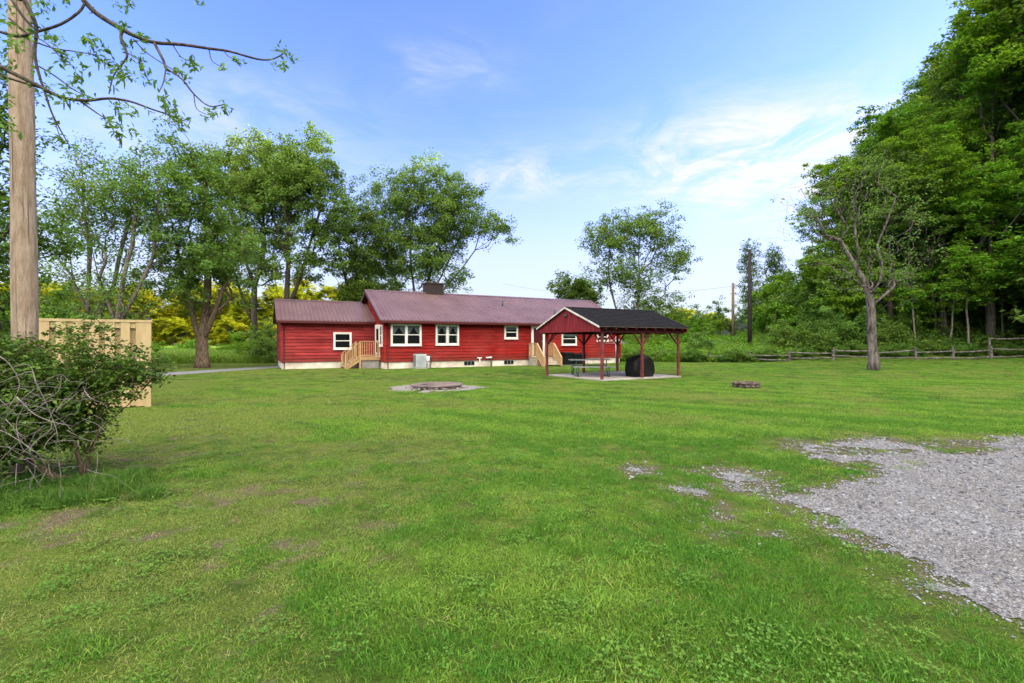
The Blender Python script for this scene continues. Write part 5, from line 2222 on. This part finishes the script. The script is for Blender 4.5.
# ------------------------------------------------------------------ overhanging branches, near left
def overhang():
    o = empty("overhanging_tree", (-7.6, 4.3, 0))
    tag(o, "overhanging walnut boughs with hanging leaf clusters against the sky", "tree")
    base = Vector((-7.6, 4.3, 0))
    k = 3.303

    def B(pts, Y0, Y1, r0, r1, mb):
        n = len(pts)
        P = []
        rr = []
        for i, (x, y) in enumerate(pts):
            t = i / max(1, n - 1)
            P.append(at(x / k, y / k, Y0 + (Y1 - Y0) * t) - base)
            rr.append(r0 + (r1 - r0) * t)
        # smooth
        Q, qr = [], []
        for i in range(n - 1):
            p0, p1, p2, p3 = P[max(0, i - 1)], P[i], P[i + 1], P[min(n - 1, i + 2)]
            for s in range(4):
                t = s / 4
                Q.append(.5 * ((2 * p1) + (p2 - p0) * t + (2 * p0 - 5 * p1 + 4 * p2 - p3) * t * t + (3 * p1 - p0 - 3 * p2 + p3) * t ** 3))
                qr.append(rr[i] + (rr[i + 1] - rr[i]) * t)
        Q.append(P[-1]); qr.append(rr[-1])
        mb.tube(Q, qr, 6)
        return Q
    w_ = MB()
    w_.tube([(0, 0, -.3), (0, 0, 1.5), (.1, 0, 3.2), (.0, .1, 5.5), (-.2, 0, 8)], [.34, .26, .22, .17, .08], 12)
    s1 = at(275 / k, -40 / k, 4.9) - base
    w_.tube([(.05, .05, 4.6), (1.2, .4, 5.4), (2.6, .6, 5.6), s1, at(275 / k, 0, 4.9) - base], [.09, .06, .045, .03, .026], 8)
    s2 = at(0, 220 / k, 4.6) - base
    w_.tube([(.1, 0, 3.4), (1.2, .2, 3.9), s2], [.08, .045, .022], 8)
    s3 = at(80 / k, 0, 4.7) - base
    w_.tube([(.05, .05, 4.6), (1.6, .3, 5.2), s3], [.06, .035, .02], 8)
    s4 = at(0, 105 / k, 4.8) - base
    w_.tube([(.05, 0, 4.2), (1.3, .2, 4.5), s4], [.05, .03, .014], 8)
    Qs = []
    add = lambda *a: Qs.append(B(*a, w_))
    add([(275, 0), (320, 45), (400, 95), (450, 120), (510, 140), (600, 147), (690, 160), (760, 170), (850, 195), (900, 195), (940, 175)], 4.9, 5.3, .026, .006)
    add([(510, 143), (540, 200), (550, 225), (600, 260), (640, 310), (690, 350), (740, 345)], 5.05, 4.9, .014, .005)
    add([(548, 228), (540, 270), (525, 305)], 5.0, 4.9, .008, .004)
    add([(405, 98), (400, 130), (420, 180), (405, 210), (375, 250), (360, 310)], 5.0, 4.8, .016, .005)
    add([(0, 220), (60, 250), (130, 285), (200, 320), (280, 332), (360, 325), (430, 335), (500, 360), (560, 380), (610, 400)], 4.6, 5.0, .021, .005)
    add([(270, 338), (330, 380), (360, 395)], 4.8, 4.7, .009, .004)
    add([(80, 0), (110, 60), (120, 100), (115, 180), (130, 250), (150, 310), (170, 370), (200, 430), (235, 490)], 4.7, 4.9, .020, .004)
    add([(40, 0), (80, 60), (120, 100)], 4.6, 4.7, .016, .008)
    add([(0, 105), (60, 120), (120, 105), (200, 80), (260, 40), (280, 10)], 4.8, 4.9, .014, .012)
    add([(120, 140), (180, 160), (250, 170), (310, 180)], 4.7, 4.6, .008, .004)
    add([(130, 220), (180, 250), (250, 300), (310, 325)], 4.75, 4.7, .009, .004)
    add([(690, 160), (700, 200), (730, 220)], 5.15, 5.1, .006, .003)
    add([(570, 147), (600, 190), (640, 205)], 5.1, 5.0, .006, .003)
    add([(440, 128), (480, 170), (530, 205), (590, 240), (620, 250)], 5.0, 5.1, .007, .003)
    add([(740, 170), (760, 190), (790, 195)], 5.15, 5.1, .005, .003)
    add([(420, 175), (460, 200), (490, 265)], 4.9, 4.85, .006, .003)
    add([(150, 310), (180, 400), (205, 470)], 4.8, 4.8, .006, .003)
    add([(640, 310), (650, 360), (690, 380)], 4.95, 4.9, .005, .003)
    add([(0, 250), (50, 265), (130, 290)], 4.6, 4.7, .012, .007)
    add([(30, 60), (90, 110), (150, 140), (210, 200)], 4.7, 4.6, .009, .004)
    wood = w_.build("trunk", M_bark_d, o, smooth=True)
    g = rng(5)
    spots_ = [(935, 165, 30), (960, 185, 22), (905, 205, 18), (945, 215, 18), (790, 198, 22), (690, 375, 24), (745, 345, 24), (740, 360, 18), (545, 335, 34), (580, 375, 34), (605, 395, 24), (560, 360, 28), (645, 200, 22), (625, 215, 18), (615, 250, 20), (590, 238, 14), (732, 220, 10),
              (400, 220, 34), (420, 245, 30), (385, 260, 34), (370, 205, 26), (300, 135, 34), (340, 160, 28), (280, 125, 20), (320, 185, 28), (240, 285, 30), (210, 315, 28), (270, 325, 22), (390, 345, 26), (400, 400, 34), (385, 420, 30), (430, 360, 26), (440, 430, 16), (395, 440, 22), (360, 400, 18),
              (180, 125, 32), (150, 110, 28), (220, 195, 30), (200, 180, 24), (270, 230, 26), (245, 260, 22), (460, 190, 24), (490, 265, 18), (480, 225, 20), (410, 150, 24), (400, 75, 24), (405, 10, 28), (430, 5, 18), (60, 140, 26), (30, 120, 30), (15, 60, 40), (10, 10, 40), (10, 160, 36), (20, 200, 30),
              (660, -2, 16), (215, 0, 20), (130, 20, 36), (150, 5, 28), (175, 400, 16), (210, 455, 20), (235, 480, 16), (5, 330, 40), (10, 420, 44), (20, 380, 24), (465, 115, 12), (700, 365, 16), (530, 320, 20)]
    cen, rad, cnt = [], [], []
    for (x, y, r_) in spots_:
        Y = g.uniform(4.55, 5.1)
        cen.append(np.array(at(x / k, y / k, Y) - base))
        rad.append(max(.05, r_ / k / F * Y * 1.05))
        cnt.append(int(4 + r_ * .42))
    # a few leaves along the twigs
    for Q in Qs:
        for q in Q[3::3]:
            if g.random() < .45:
                cen.append(np.array(q)); rad.append(.06); cnt.append(3)
    v, f, lv = leaf_cloud(np.array(cen), np.array(cnt), np.array(rad), .072, g, flat=.9, up=.2, aspect=.40, drop=.03)
    me = np_mesh("crown", v, f, lv)
    me.materials.append(M_leaf)
    c = bpy.data.objects.new("crown", me)
    COL.objects.link(c)
    c.parent = o
    # catkins
    ck = MB()
    for (x, y) in ((380, 350), (392, 360), (400, 380), (385, 430), (395, 450), (545, 350), (560, 365), (600, 390), (210, 330), (230, 330), (410, 260), (375, 280), (590, 395), (400, 455), (345, 195), (325, 200)):
        p = at(x / k, y / k, 4.75) - base
        ck.tube([p, p + Vector((.004, 0, -.05)), p + Vector((0, .004, -.10))], [.004, .007, .003], 5)
    ck.build("catkin", M_leaf_gold, o)


overhang()


# ------------------------------------------------------------------ shrub at the left with dead twigs
def near_shrub():
    base = Vector((-5.0, 5.55, 0))
    env = [(-.85, -.1, .95, .95, .65, .58, 1.2), (-.1, .2, 1.18, .72, .55, .46, 1.0), (.26, .3, 1.24, .50, .36, .30, .5), (-.22, .1, .70, .45, .4, .42, .8), (-1.2, -.1, 1.22, .7, .55, .45, .9), (-.85, -.25, .55, .85, .5, .42, 1.1), (-1.3, 0, .75, .6, .5, .5, .7), (-1.0, .1, 1.38, .6, .5, .25, .6)]
    stems = [stem((0, .1, -.05), (.03, .1, .25), (.0, .12, .5)), stem((0, .1, -.05), (.1, .15, .45), (.3, .25, .95)), stem((0, .1, -.05), (-.15, .1, .5), (-.2, .15, 1.05)), stem((.02, .1, .0), (-.6, 0, .35), (-1.0, -.1, .75)), stem((0.05, .1, .05), (.15, .2, .6), (.6, .3, 1.1))]
    parts = tree_parts(stems, env, ncl=310, per=5, sig=.13, r_base=.040, r_tip=.003, leaves=18, lrad=.15, lsize=.060, leaf=M_leaf_shrub, seed=71, bf=.25, wob=.2, up=.9)
    o = make_tree("shrub", "dense leafy shrub around the foot of the big wooden pole", "shrub", (base.x, base.y), parts, bark=M_bark_br, z=0)
    # dead tangle
    k = 3.594
    curves = [[(0, 190), (60, 165), (115, 150), (130, 190), (165, 260), (185, 310), (205, 370), (205, 430), (218, 520), (215, 610)], [(0, 160), (60, 130), (110, 130), (125, 190)], [(125, 210), (60, 270), (10, 340), (15, 400), (40, 430)], [(185, 330), (180, 360), (130, 400), (105, 440), (130, 480)],
              [(0, 470), (60, 410), (100, 380), (180, 345)], [(130, 200), (215, 160), (245, 185)], [(200, 295), (235, 245)], [(155, 255), (210, 220), (220, 165)], [(0, 250), (60, 305)], [(20, 320), (80, 380), (120, 370)], [(60, 240), (120, 300), (190, 330), (260, 345)], [(170, 500), (140, 550), (105, 580)],
              [(0, 360), (40, 380), (130, 440), (165, 490)], [(305, 220), (330, 255)], [(0, 95), (40, 130), (70, 200), (30, 280), (0, 310)], [(140, 230), (90, 250), (20, 265)], [(95, 260), (60, 330), (70, 400), (90, 440)], [(165, 260), (100, 300), (40, 300)], [(200, 370), (160, 420), (200, 450)],
              [(60, 480), (55, 560)], [(190, 400), (280, 400), (270, 430)], [(240, 360), (330, 400), (440, 390), (490, 425)]]
    mb = MB()
    rn = random.Random(9)
    g = rng(4)
    b2 = Vector((-4.7, 4.75, 0))

    def smooth(P):
        Q = []
        n = len(P)
        for i in range(n - 1):
            p0, p1, p2, p3 = P[max(0, i - 1)], P[i], P[i + 1], P[min(n - 1, i + 2)]
            for s in range(4):
                t = s / 4
                Q.append(.5 * ((2 * p1) + (p2 - p0) * t + (2 * p0 - 5 * p1 + 4 * p2 - p3) * t * t + (3 * p1 - p0 - 3 * p2 + p3) * t ** 3))
        Q.append(P[-1])
        return Q
    for c in curves:
        Y = rn.uniform(4.55, 4.85)
        P = [at(x / k, 330 + y / k, Y + rn.uniform(-.05, .05)) - b2 for (x, y) in c]
        P = [p + Vector((0, 0, max(0, .01 - (p.z)))) for p in P]
        Q = smooth(P)
        r0 = rn.uniform(.0030, .0054)
        mb.tube(Q, [r0 * (1 - .55 * i / len(Q)) for i in range(len(Q))], 5)
        for q in Q[3::4]:                                      # side twigs that fork off the stem
            if rn.random() < .6:
                d = Vector((rn.uniform(-1, 1), rn.uniform(-.5, .5), rn.uniform(-.8, .8))).normalized()
                P2 = [q]
                for j in range(4):
                    d = (d + Vector(g.normal(size=3)) * .3).normalized()
                    P2.append(P2[-1] + d * rn.uniform(.03, .075))
                mb.tube(P2, [r0 * .5, r0 * .45, r0 * .38, r0 * .3, r0 * .2], 4)
    for i in range(64):                                        # finer brown twigs inside
        p = Vector((rn.uniform(-1.2, .5), rn.uniform(-.1, .5), rn.uniform(.2, 1.2)))
        d = Vector((rn.uniform(-1, 1), rn.uniform(-.4, .4), rn.uniform(-.5, .4))).normalized()
        P = [p]
        for j in range(5):
            d = (d + Vector(g.normal(size=3)) * .25).normalized()
            P.append(P[-1] + d * rn.uniform(.06, .14))
        mb.tube(P, [.0024, .0024, .0022, .002, .0016, .001], 4)
    o2 = mb.build("dead_brambles", M_twig, smooth=True, loc=b2)
    tag(o2, "tangle of bare pale twisted stems in front of the leafy shrub", "dead brambles")


near_shrub()


# ------------------------------------------------------------------ scattered ground cover
def scatter(name, label, cat, pts, vi, rz, scl, protos_, tilt=None):
    me = bpy.data.meshes.new(name)
    me.vertices.add(len(pts))
    me.vertices.foreach_set("co", np.asarray(pts, np.float32).ravel())
    for nm, ty, ar in (("vi", "INT", vi), ("rz", "FLOAT", rz), ("sc", "FLOAT", scl)):
        a = me.attributes.new(nm, ty, "POINT")
        a.data.foreach_set("value", np.asarray(ar, np.int32 if ty == "INT" else np.float32))
    o = bpy.data.objects.new(name, me)
    COL.objects.link(o)
    tag(o, label, cat, kind="stuff")
    col = bpy.data.collections.new(name + "_kinds")
    for i, (pm) in enumerate(protos_):
        po = bpy.data.objects.new("%s_kind_%02d" % (name, i), pm)
        col.objects.link(po)
    ng = bpy.data.node_groups.new(name + "_scatter", "GeometryNodeTree")
    ng.interface.new_socket("Geometry", in_out="INPUT", socket_type="NodeSocketGeometry")
    ng.interface.new_socket("Geometry", in_out="OUTPUT", socket_type="NodeSocketGeometry")
    gi, go = ng.nodes.new("NodeGroupInput"), ng.nodes.new("NodeGroupOutput")
    ci = ng.nodes.new("GeometryNodeCollectionInfo")
    ci.inputs["Collection"].default_value = col
    ci.inputs["Separate Children"].default_value = True
    ci.inputs["Reset Children"].default_value = True
    ip = ng.nodes.new("GeometryNodeInstanceOnPoints")
    ip.inputs["Pick Instance"].default_value = True

    def named(nm, dt):
        n = ng.nodes.new("GeometryNodeInputNamedAttribute")
        n.data_type = dt
        n.inputs["Name"].default_value = nm
        return n.outputs[0]
    cx = ng.nodes.new("ShaderNodeCombineXYZ")
    L = ng.links.new
    L(named("rz", "FLOAT"), cx.inputs[2])
    L(gi.outputs[0], ip.inputs["Points"])
    L(ci.outputs[0], ip.inputs["Instance"])
    L(named("vi", "INT"), ip.inputs["Instance Index"])
    L(cx.outputs[0], ip.inputs["Rotation"])
    L(named("sc", "FLOAT"), ip.inputs["Scale"])
    L(ip.outputs[0], go.inputs[0])
    md = o.modifiers.new("scatter", "NODES")
    md.node_group = ng
    return o


def blades(seed, n, rad, h0, h1, wd, lean=.5, lvlo=0.0, lvhi=1.0, curve=.5):
    g = rng(seed)
    a = g.uniform(0, 2 * np.pi, n)
    r = rad * np.sqrt(g.random(n))
    base = np.stack([r * np.cos(a), r * np.sin(a), np.full(n, -.01)], 1)
    h = g.uniform(h0, h1, n) * g.uniform(.7, 1.1, n)
    d = g.uniform(0, 2 * np.pi, n)
    ln = np.abs(g.normal(0, lean, n)) * h
    dv = np.stack([np.cos(d), np.sin(d), np.zeros(n)], 1)
    f = g.uniform(0, 2 * np.pi, n)
    sv = np.stack([np.cos(f), np.sin(f), np.zeros(n)], 1) * (wd * g.uniform(.6, 1.2, n) / 2)[:, None]
    up = np.array([0, 0, 1.0])
    mid = base + dv * (ln * .35)[:, None] + up * (h * .6)[:, None]
    tip = base + dv * ln[:, None] + up * (h * (1 - curve * .25))[:, None]
    v = np.stack([base - sv, base + sv, mid + sv * .8, mid - sv * .8, tip + sv * .15, tip - sv * .15], 1).reshape(-1, 3)
    i = np.arange(n)[:, None] * 6
    q = np.concatenate([i + np.array([[0, 1, 2, 3]]), i + np.array([[3, 2, 4, 5]])], 1).reshape(-1, 4)
    lv = np.repeat(g.uniform(lvlo, lvhi, n), 2)
    return v, q, lv


def clover(seed, n, rad, size):
    g = rng(seed)
    a = g.uniform(0, 2 * np.pi, n)
    r = rad * np.sqrt(g.random(n))
    cen = np.stack([r * np.cos(a), r * np.sin(a), g.uniform(.015, .05, n)], 1)
    v, f, lv = leaf_cloud(cen, np.full(n, 3), size * .5, size, g, flat=.15, up=2.2, aspect=.85)
    return v, f, lv


def join(*parts):
    V_, F_, L_, o = [], [], [], 0
    for v, f, lv in parts:
        V_.append(v); F_.append(f + o); L_.append(lv); o += len(v)
    return np.concatenate(V_), np.concatenate(F_), np.concatenate(L_)


def gmesh(name, p, m):
    me = np_mesh(name, *p)
    me.materials.append(m)
    return me


M_grass = leaf_mat("grass_blade", (0.084, 0.182, 0.020), (0.146, 0.270, 0.034), (0.215, 0.340, 0.058), trans=.35, rough=.55)
M_grass_deep = leaf_mat("grass_blade_deep", (0.034, 0.108, 0.011), (0.068, 0.176, 0.018), (0.118, 0.250, 0.034), trans=.3, rough=.55)
M_grass_y = leaf_mat("grass_blade_yellowish", (0.108, 0.168, 0.030), (0.165, 0.235, 0.048), (0.255, 0.290, 0.095), trans=.35, rough=.6)
M_grass_rank = leaf_mat("grass_rank", (0.028, 0.076, 0.012), (0.055, 0.130, 0.018), (0.105, 0.205, 0.034), trans=.3, rough=.6)
M_grass_dry = leaf_mat("grass_blade_dry", (0.16, 0.125, 0.06), (0.24, 0.19, 0.095), (0.34, 0.28, 0.15), trans=.2, rough=.7)
M_clover = leaf_mat("broad_weed", (0.062, 0.150, 0.020), (0.105, 0.215, 0.034), (0.165, 0.290, 0.056), trans=.35, rough=.5)


def build_grass():
    g = rng(99)
    near, wdn = [], .0045
    P = []
    # 0-3 lush, 4-5 yellowish, 6 dry sparse, 7-8 weeds, 9-11 mid distance, 12-13 mid yellowish
    lush_m = [M_grass, M_grass_deep, M_grass, M_grass_deep]
    for i in range(4):
        P.append(gmesh("tuft", blades(200 + i, 165, .115, .014, (.034, .044, .042, .056)[i], .0052, .9), lush_m[i]))
    for i in range(2):
        P.append(gmesh("tuft", blades(210 + i, 130, .115, .013, .032, .0048, 1.1), M_grass_y))
    P.append(gmesh("tuft", blades(215, 42, .17, .015, .04, .0045, 1.3), M_grass_dry))
    for i in range(2):
        P.append(gmesh("tuft", join(clover(220 + i, 34, .11, .011 + .004 * i), blades(225 + i, 70, .12, .014, .032, .0048, .9)), M_clover))
    for i in range(3):
        P.append(gmesh("tuft", blades(230 + i, 130, .24, .020, .044, .010, .95), lush_m[i]))
    for i in range(2):
        P.append(gmesh("tuft", blades(240 + i, 120, .24, .018, .040, .010, 1.0), M_grass_y))
    pts, vi, rz, scs = [], [], [], []

    def zone(y0, y1, dens, near_):
        area_n = 0
        hw = lambda y: 1.12 * y + 1.2
        A = (y1 - y0) * 2 * hw((y0 + y1) / 2)
        n = int(A * dens)
        y = g.uniform(y0, y1, n * 2)
        x = g.uniform(-1, 1, n * 2) * hw(y1)
        k = np.abs(x) < hw(y)
        x, y = x[k], y[k]
        # no grass on the built ground
        gm = gravel_mask(x, y)
        thin = np.where((gm > -.5) & (x > .9), .62, 1.0)
        pg = np.where(gm < -.05, thin, np.clip(1 - (gm + .05) / .75, 0, 1) ** 2.2 * sstep(fbm(x / .30, y / .25, 91, 2), .32, .60))
        keep = g.random(len(x)) < np.maximum(pg, .012 * sstep(fbm(x / .5, y / .5, 93, 2), .45, .6))
        lx = (x - P0.x) * pu.x + (y - P0.y) * pu.y
        ly = (x - P0.x) * pv.x + (y - P0.y) * pv.y
        keep &= ~((lx > -.08) & (lx < PL + .04) & (ly > -.10) & (ly < PW - .30))
        hx = (x - M0.x) * U.x + (y - M0.y) * U.y
        hy = (x - M0.x) * V.x + (y - M0.y) * V.y
        keep &= ~((hx > -5.5) & (hy > -.12) & (hx < ML + .2)) | (hx < 0) & (hx > -5.4) & (hy < 2.1) & (hy > -5) | (hy < -.12)
        keep &= ~(((x - (-2.66)) / 1.5) ** 2 + ((y - 16.6) / 1.3) ** 2 < 1)
        keep &= ~(np.hypot(x - 8.18, y - 16.9) < .4)
        keep &= ~((x < -14.5) & (np.abs(x + 17.5 - (y - 22) * .25) < 1.2) & (y > 14))
        b = bare_mask(x, y)
        keep &= g.random(len(x)) > b * .85
        x, y, b, gm = x[keep], y[keep], b[keep], gm[keep]
        m = len(x)
        yel = -.30 * np.exp(-((poly_sd(x, y, GPOLY) + .95) / .55) ** 2) + fbm(x / 1.6, y / 1.2, 51, 3) + .28 * sstep(x / np.maximum(y, 1), .15, -.5) - .24 * sstep(x / np.maximum(y, 1), .0, .5) * (1 - sstep(y, 5, 9)) + .45 * np.exp(-np.abs(gm) / .35)
        weed = fbm(x / .9, y / .8, 61, 3)
        u = g.random(m)
        if near_:
            sdg = poly_sd(x, y, GPOLY)
            band = np.exp(-((sdg + .95) / .55) ** 2) * sstep(x, .1, .9)
            dp = (fbm(x / 1.5, y / 1.1, 77, 3) - .5) * 2.6 + (fbm(x / .28, y / .22, 79, 2) - .5) * 2.4 + 1.3 * band + g.normal(0, .3, m)
            v_ = np.where(dp > .1, 1, 0) + 2 * g.integers(0, 2, m)
            v_ = np.where(yel + .25 * (u - .5) > .62, 4 + g.integers(0, 2, m), v_)
            v_ = np.where(((b > .18) & (g.random(m) < .55)) | (g.random(m) < .035), 6, v_)
            v_ = np.where((g.random(m) < .05 + .17 * sstep(weed, .48, .70)), 7 + g.integers(0, 2, m), v_)
        else:
            st = np.sin((x * .55 + y * .84) * 2 * np.pi / 1.3) + 1.2 * (fbm(x / 2.5, y / 2.0, 75, 3) - .5) * 2
            v_ = np.where(st + g.normal(0, .8, m) > 0, 10, np.where(g.random(m) < .5, 9, 11))
            v_ = np.where(yel + .30 * (u - .5) > .57, 12 + g.integers(0, 2, m), v_)
        lush = .45 * fbm(x / 1.0, y / 1.0, 71, 3) + .55 * fbm(x / .22, y / .2, 73, 2)
        s = (.30 + 1.40 * lush) * g.uniform(.7, 1.3, m)
        s *= np.where((gm > -.3) & (gm < .6), .8, 1.0)
        pts.append(np.stack([x, y, height(x, y)], 1)); vi.append(v_); rz.append(g.uniform(0, 6.28, m)); scs.append(s)
    zone(1.2, 4.5, 96, True)
    zone(4.5, 8.0, 72, True)
    zone(8.0, 12.0, 34, False)
    zone(12.0, 20.0, 18, False)
    zone(20.0, 37.5, 8, False)
    scatter("grass", "short mown lawn grass and weeds", "grass", np.concatenate(pts), np.concatenate(vi), np.concatenate(rz), np.concatenate(scs), P)


build_grass()


def pebble(seed, flat=.6):
    g = rng(seed)
    rn = random.Random(seed)
    mb = MB()
    n, m = 6, 3
    mb.v.append((0, 0, -flat))
    for i in range(1, m):
        th = math.pi * i / m
        for k in range(n):
            a = 2 * math.pi * k / n + rn.uniform(-.3, .3)
            q = rn.uniform(.7, 1.15)
            mb.v.append((q * math.sin(th) * math.cos(a) * 1.15, q * math.sin(th) * math.sin(a) * .85, -q * flat * math.cos(th)))
    mb.v.append((0, 0, flat * .9))
    for k in range(n):
        mb.f.append((0, 1 + (k + 1) % n, 1 + k))
        mb.f.append((1 + k, 1 + (k + 1) % n, 1 + n + (k + 1) % n, 1 + n + k))
        mb.f.append((1 + n + k, 1 + n + (k + 1) % n, len(mb.v) - 1))
    me = bpy.data.meshes.new("pebble")
    me.from_pydata(mb.v, [], mb.f)
    return me


def build_gravel():
    g = rng(123)
    mats = [plain("gravel_%s" % n, c, .85, .2) for n, c in (("mid", (.155, .159, .168)), ("pale", (.240, .246, .258)), ("dark", (.070, .073, .080)), ("warm", (.180, .172, .160)), ("blue", (.128, .133, .145)))]
    P = []
    for i in range(10):
        me = pebble(300 + i, .5 + .04 * (i % 4))
        me.materials.append(mats[i % 5])
        P.append(me)
    pts, vi, rz, scs = [], [], [], []
    for (y0, y1, dens) in ((1.2, 4.0, 2600), (4.0, 6.0, 1300), (6.0, 9.3, 560)):
        A = (y1 - y0) * 17
        n = int(A * dens)
        x, y = g.uniform(.8, 17.5, n), g.uniform(y0, y1, n)
        k = (x < 1.12 * y + .8)
        x, y = x[k], y[k]
        m = gravel_mask(x, y)
        thin = fbm(x / .7, y / .7, 81, 3)
        k = g.random(len(x)) < np.clip((m + .34) / .66, 0, 1) ** 1.8 * np.clip(.35 + 1.1 * thin, 0, 1)
        x, y = x[k], y[k]
        q = len(x)
        s = g.lognormal(math.log(.0066 if y1 <= 4 else (.0086 if y1 <= 6 else .0115)), .36, q)
        pts.append(np.stack([x, y, height(x, y) + .006 + s * .25], 1)); vi.append(g.choice(10, q, p=[.12, .13, .08, .07, .1, .12, .13, .08, .07, .1])); rz.append(g.uniform(0, 6.28, q)); scs.append(s)
    scatter("gravel", "loose grey crushed stone over the parking patch", "gravel", np.concatenate(pts), np.concatenate(vi), np.concatenate(rz), np.concatenate(scs), P)


build_gravel()


def build_weeds():
    """tall grass at the shrub's foot and rank growth beyond the lawn"""
    g = rng(140)
    P = [gmesh("weed", blades(400 + i, 90, .16, .14, .34, .008, .8, curve=1.0), M_grass_rank) for i in range(3)] + [gmesh("weed", join(clover(405, 40, .14, .045), blades(406, 30, .15, .10, .22, .007, .8)), M_grass_rank)]
    n = 150
    x, y = g.normal(-4.75, .55, n), g.normal(5.05, .32, n)
    k = (x > -6.3) & (x < -3.6) & (y > 4.45)
    x, y = x[k], y[k]
    scatter("tall_grass", "rank tall grass round the foot of the left shrub", "grass", np.stack([x, y, height(x, y)], 1), g.choice(4, len(x), p=[.2, .2, .2, .4]), g.uniform(0, 6.28, len(x)), g.uniform(.3, .95, len(x)) * (.45 + .8 * fbm(x / .3, y / .3, 97, 2)), P)
    # rank weeds on the bank and the wood's edge
    W = []
    for i in range(6):
        gg = rng(420 + i)
        cen = gg.normal(size=(26, 3)) * np.array([.45, .45, .2]) + np.array([0, 0, .38])
        v, f, lv = leaf_cloud(cen, np.full(26, 12), .26, .15, gg, up=.8)
        W.append(gmesh("weed", (v, f, lv), (M_leaf_fresh, M_leaf, M_clover, M_leaf_fresh, M_leaf_dark, M_leaf_shrub)[i]))
    pts = []
    n = 5200
    x, y = g.uniform(8, 62, n), g.uniform(38.6, 62, n)
    k = (x < 1.15 * y) & (g.random(n) < np.where(y < 46, 1, .5))
    pts.append(np.stack([x[k], y[k], height(x[k], y[k])], 1))
    p = np.concatenate(pts)
    scatter("undergrowth", "rank green undergrowth beyond the lawn and under the wood", "undergrowth", p, np.where(p[:, 0] / p[:, 1] > .60, g.integers(4, 6, len(p)), g.integers(0, 4, len(p))), g.uniform(0, 6.28, len(p)), g.uniform(.6, 1.35, len(p)), W)  # darker kinds under the wood hold its shade in their colour
    # long meadow grass beyond the driveway
    Q = [gmesh("meadow", blades(440 + i, 150, .55, .35, .8, .022, .5, curve=.9), M_grass if i else M_grass_y) for i in range(3)]
    n = 5200
    y = 36 + 62 * g.random(n) ** 1.4
    x = g.uniform(-1.08, -.25, n) * y
    hx = (x - M0.x) * U.x + (y - M0.y) * U.y
    hy = (x - M0.x) * V.x + (y - M0.y) * V.y
    k = ~((hx > -6) & (hy < 9))
    x, y = x[k], y[k]
    scatter("meadow_grass", "long pale meadow grass beyond the driveway", "grass", np.stack([x, y, height(x, y)], 1), g.integers(0, 3, len(x)), g.uniform(0, 6.28, len(x)), g.uniform(.7, 1.4, len(x)), Q)


build_weeds()
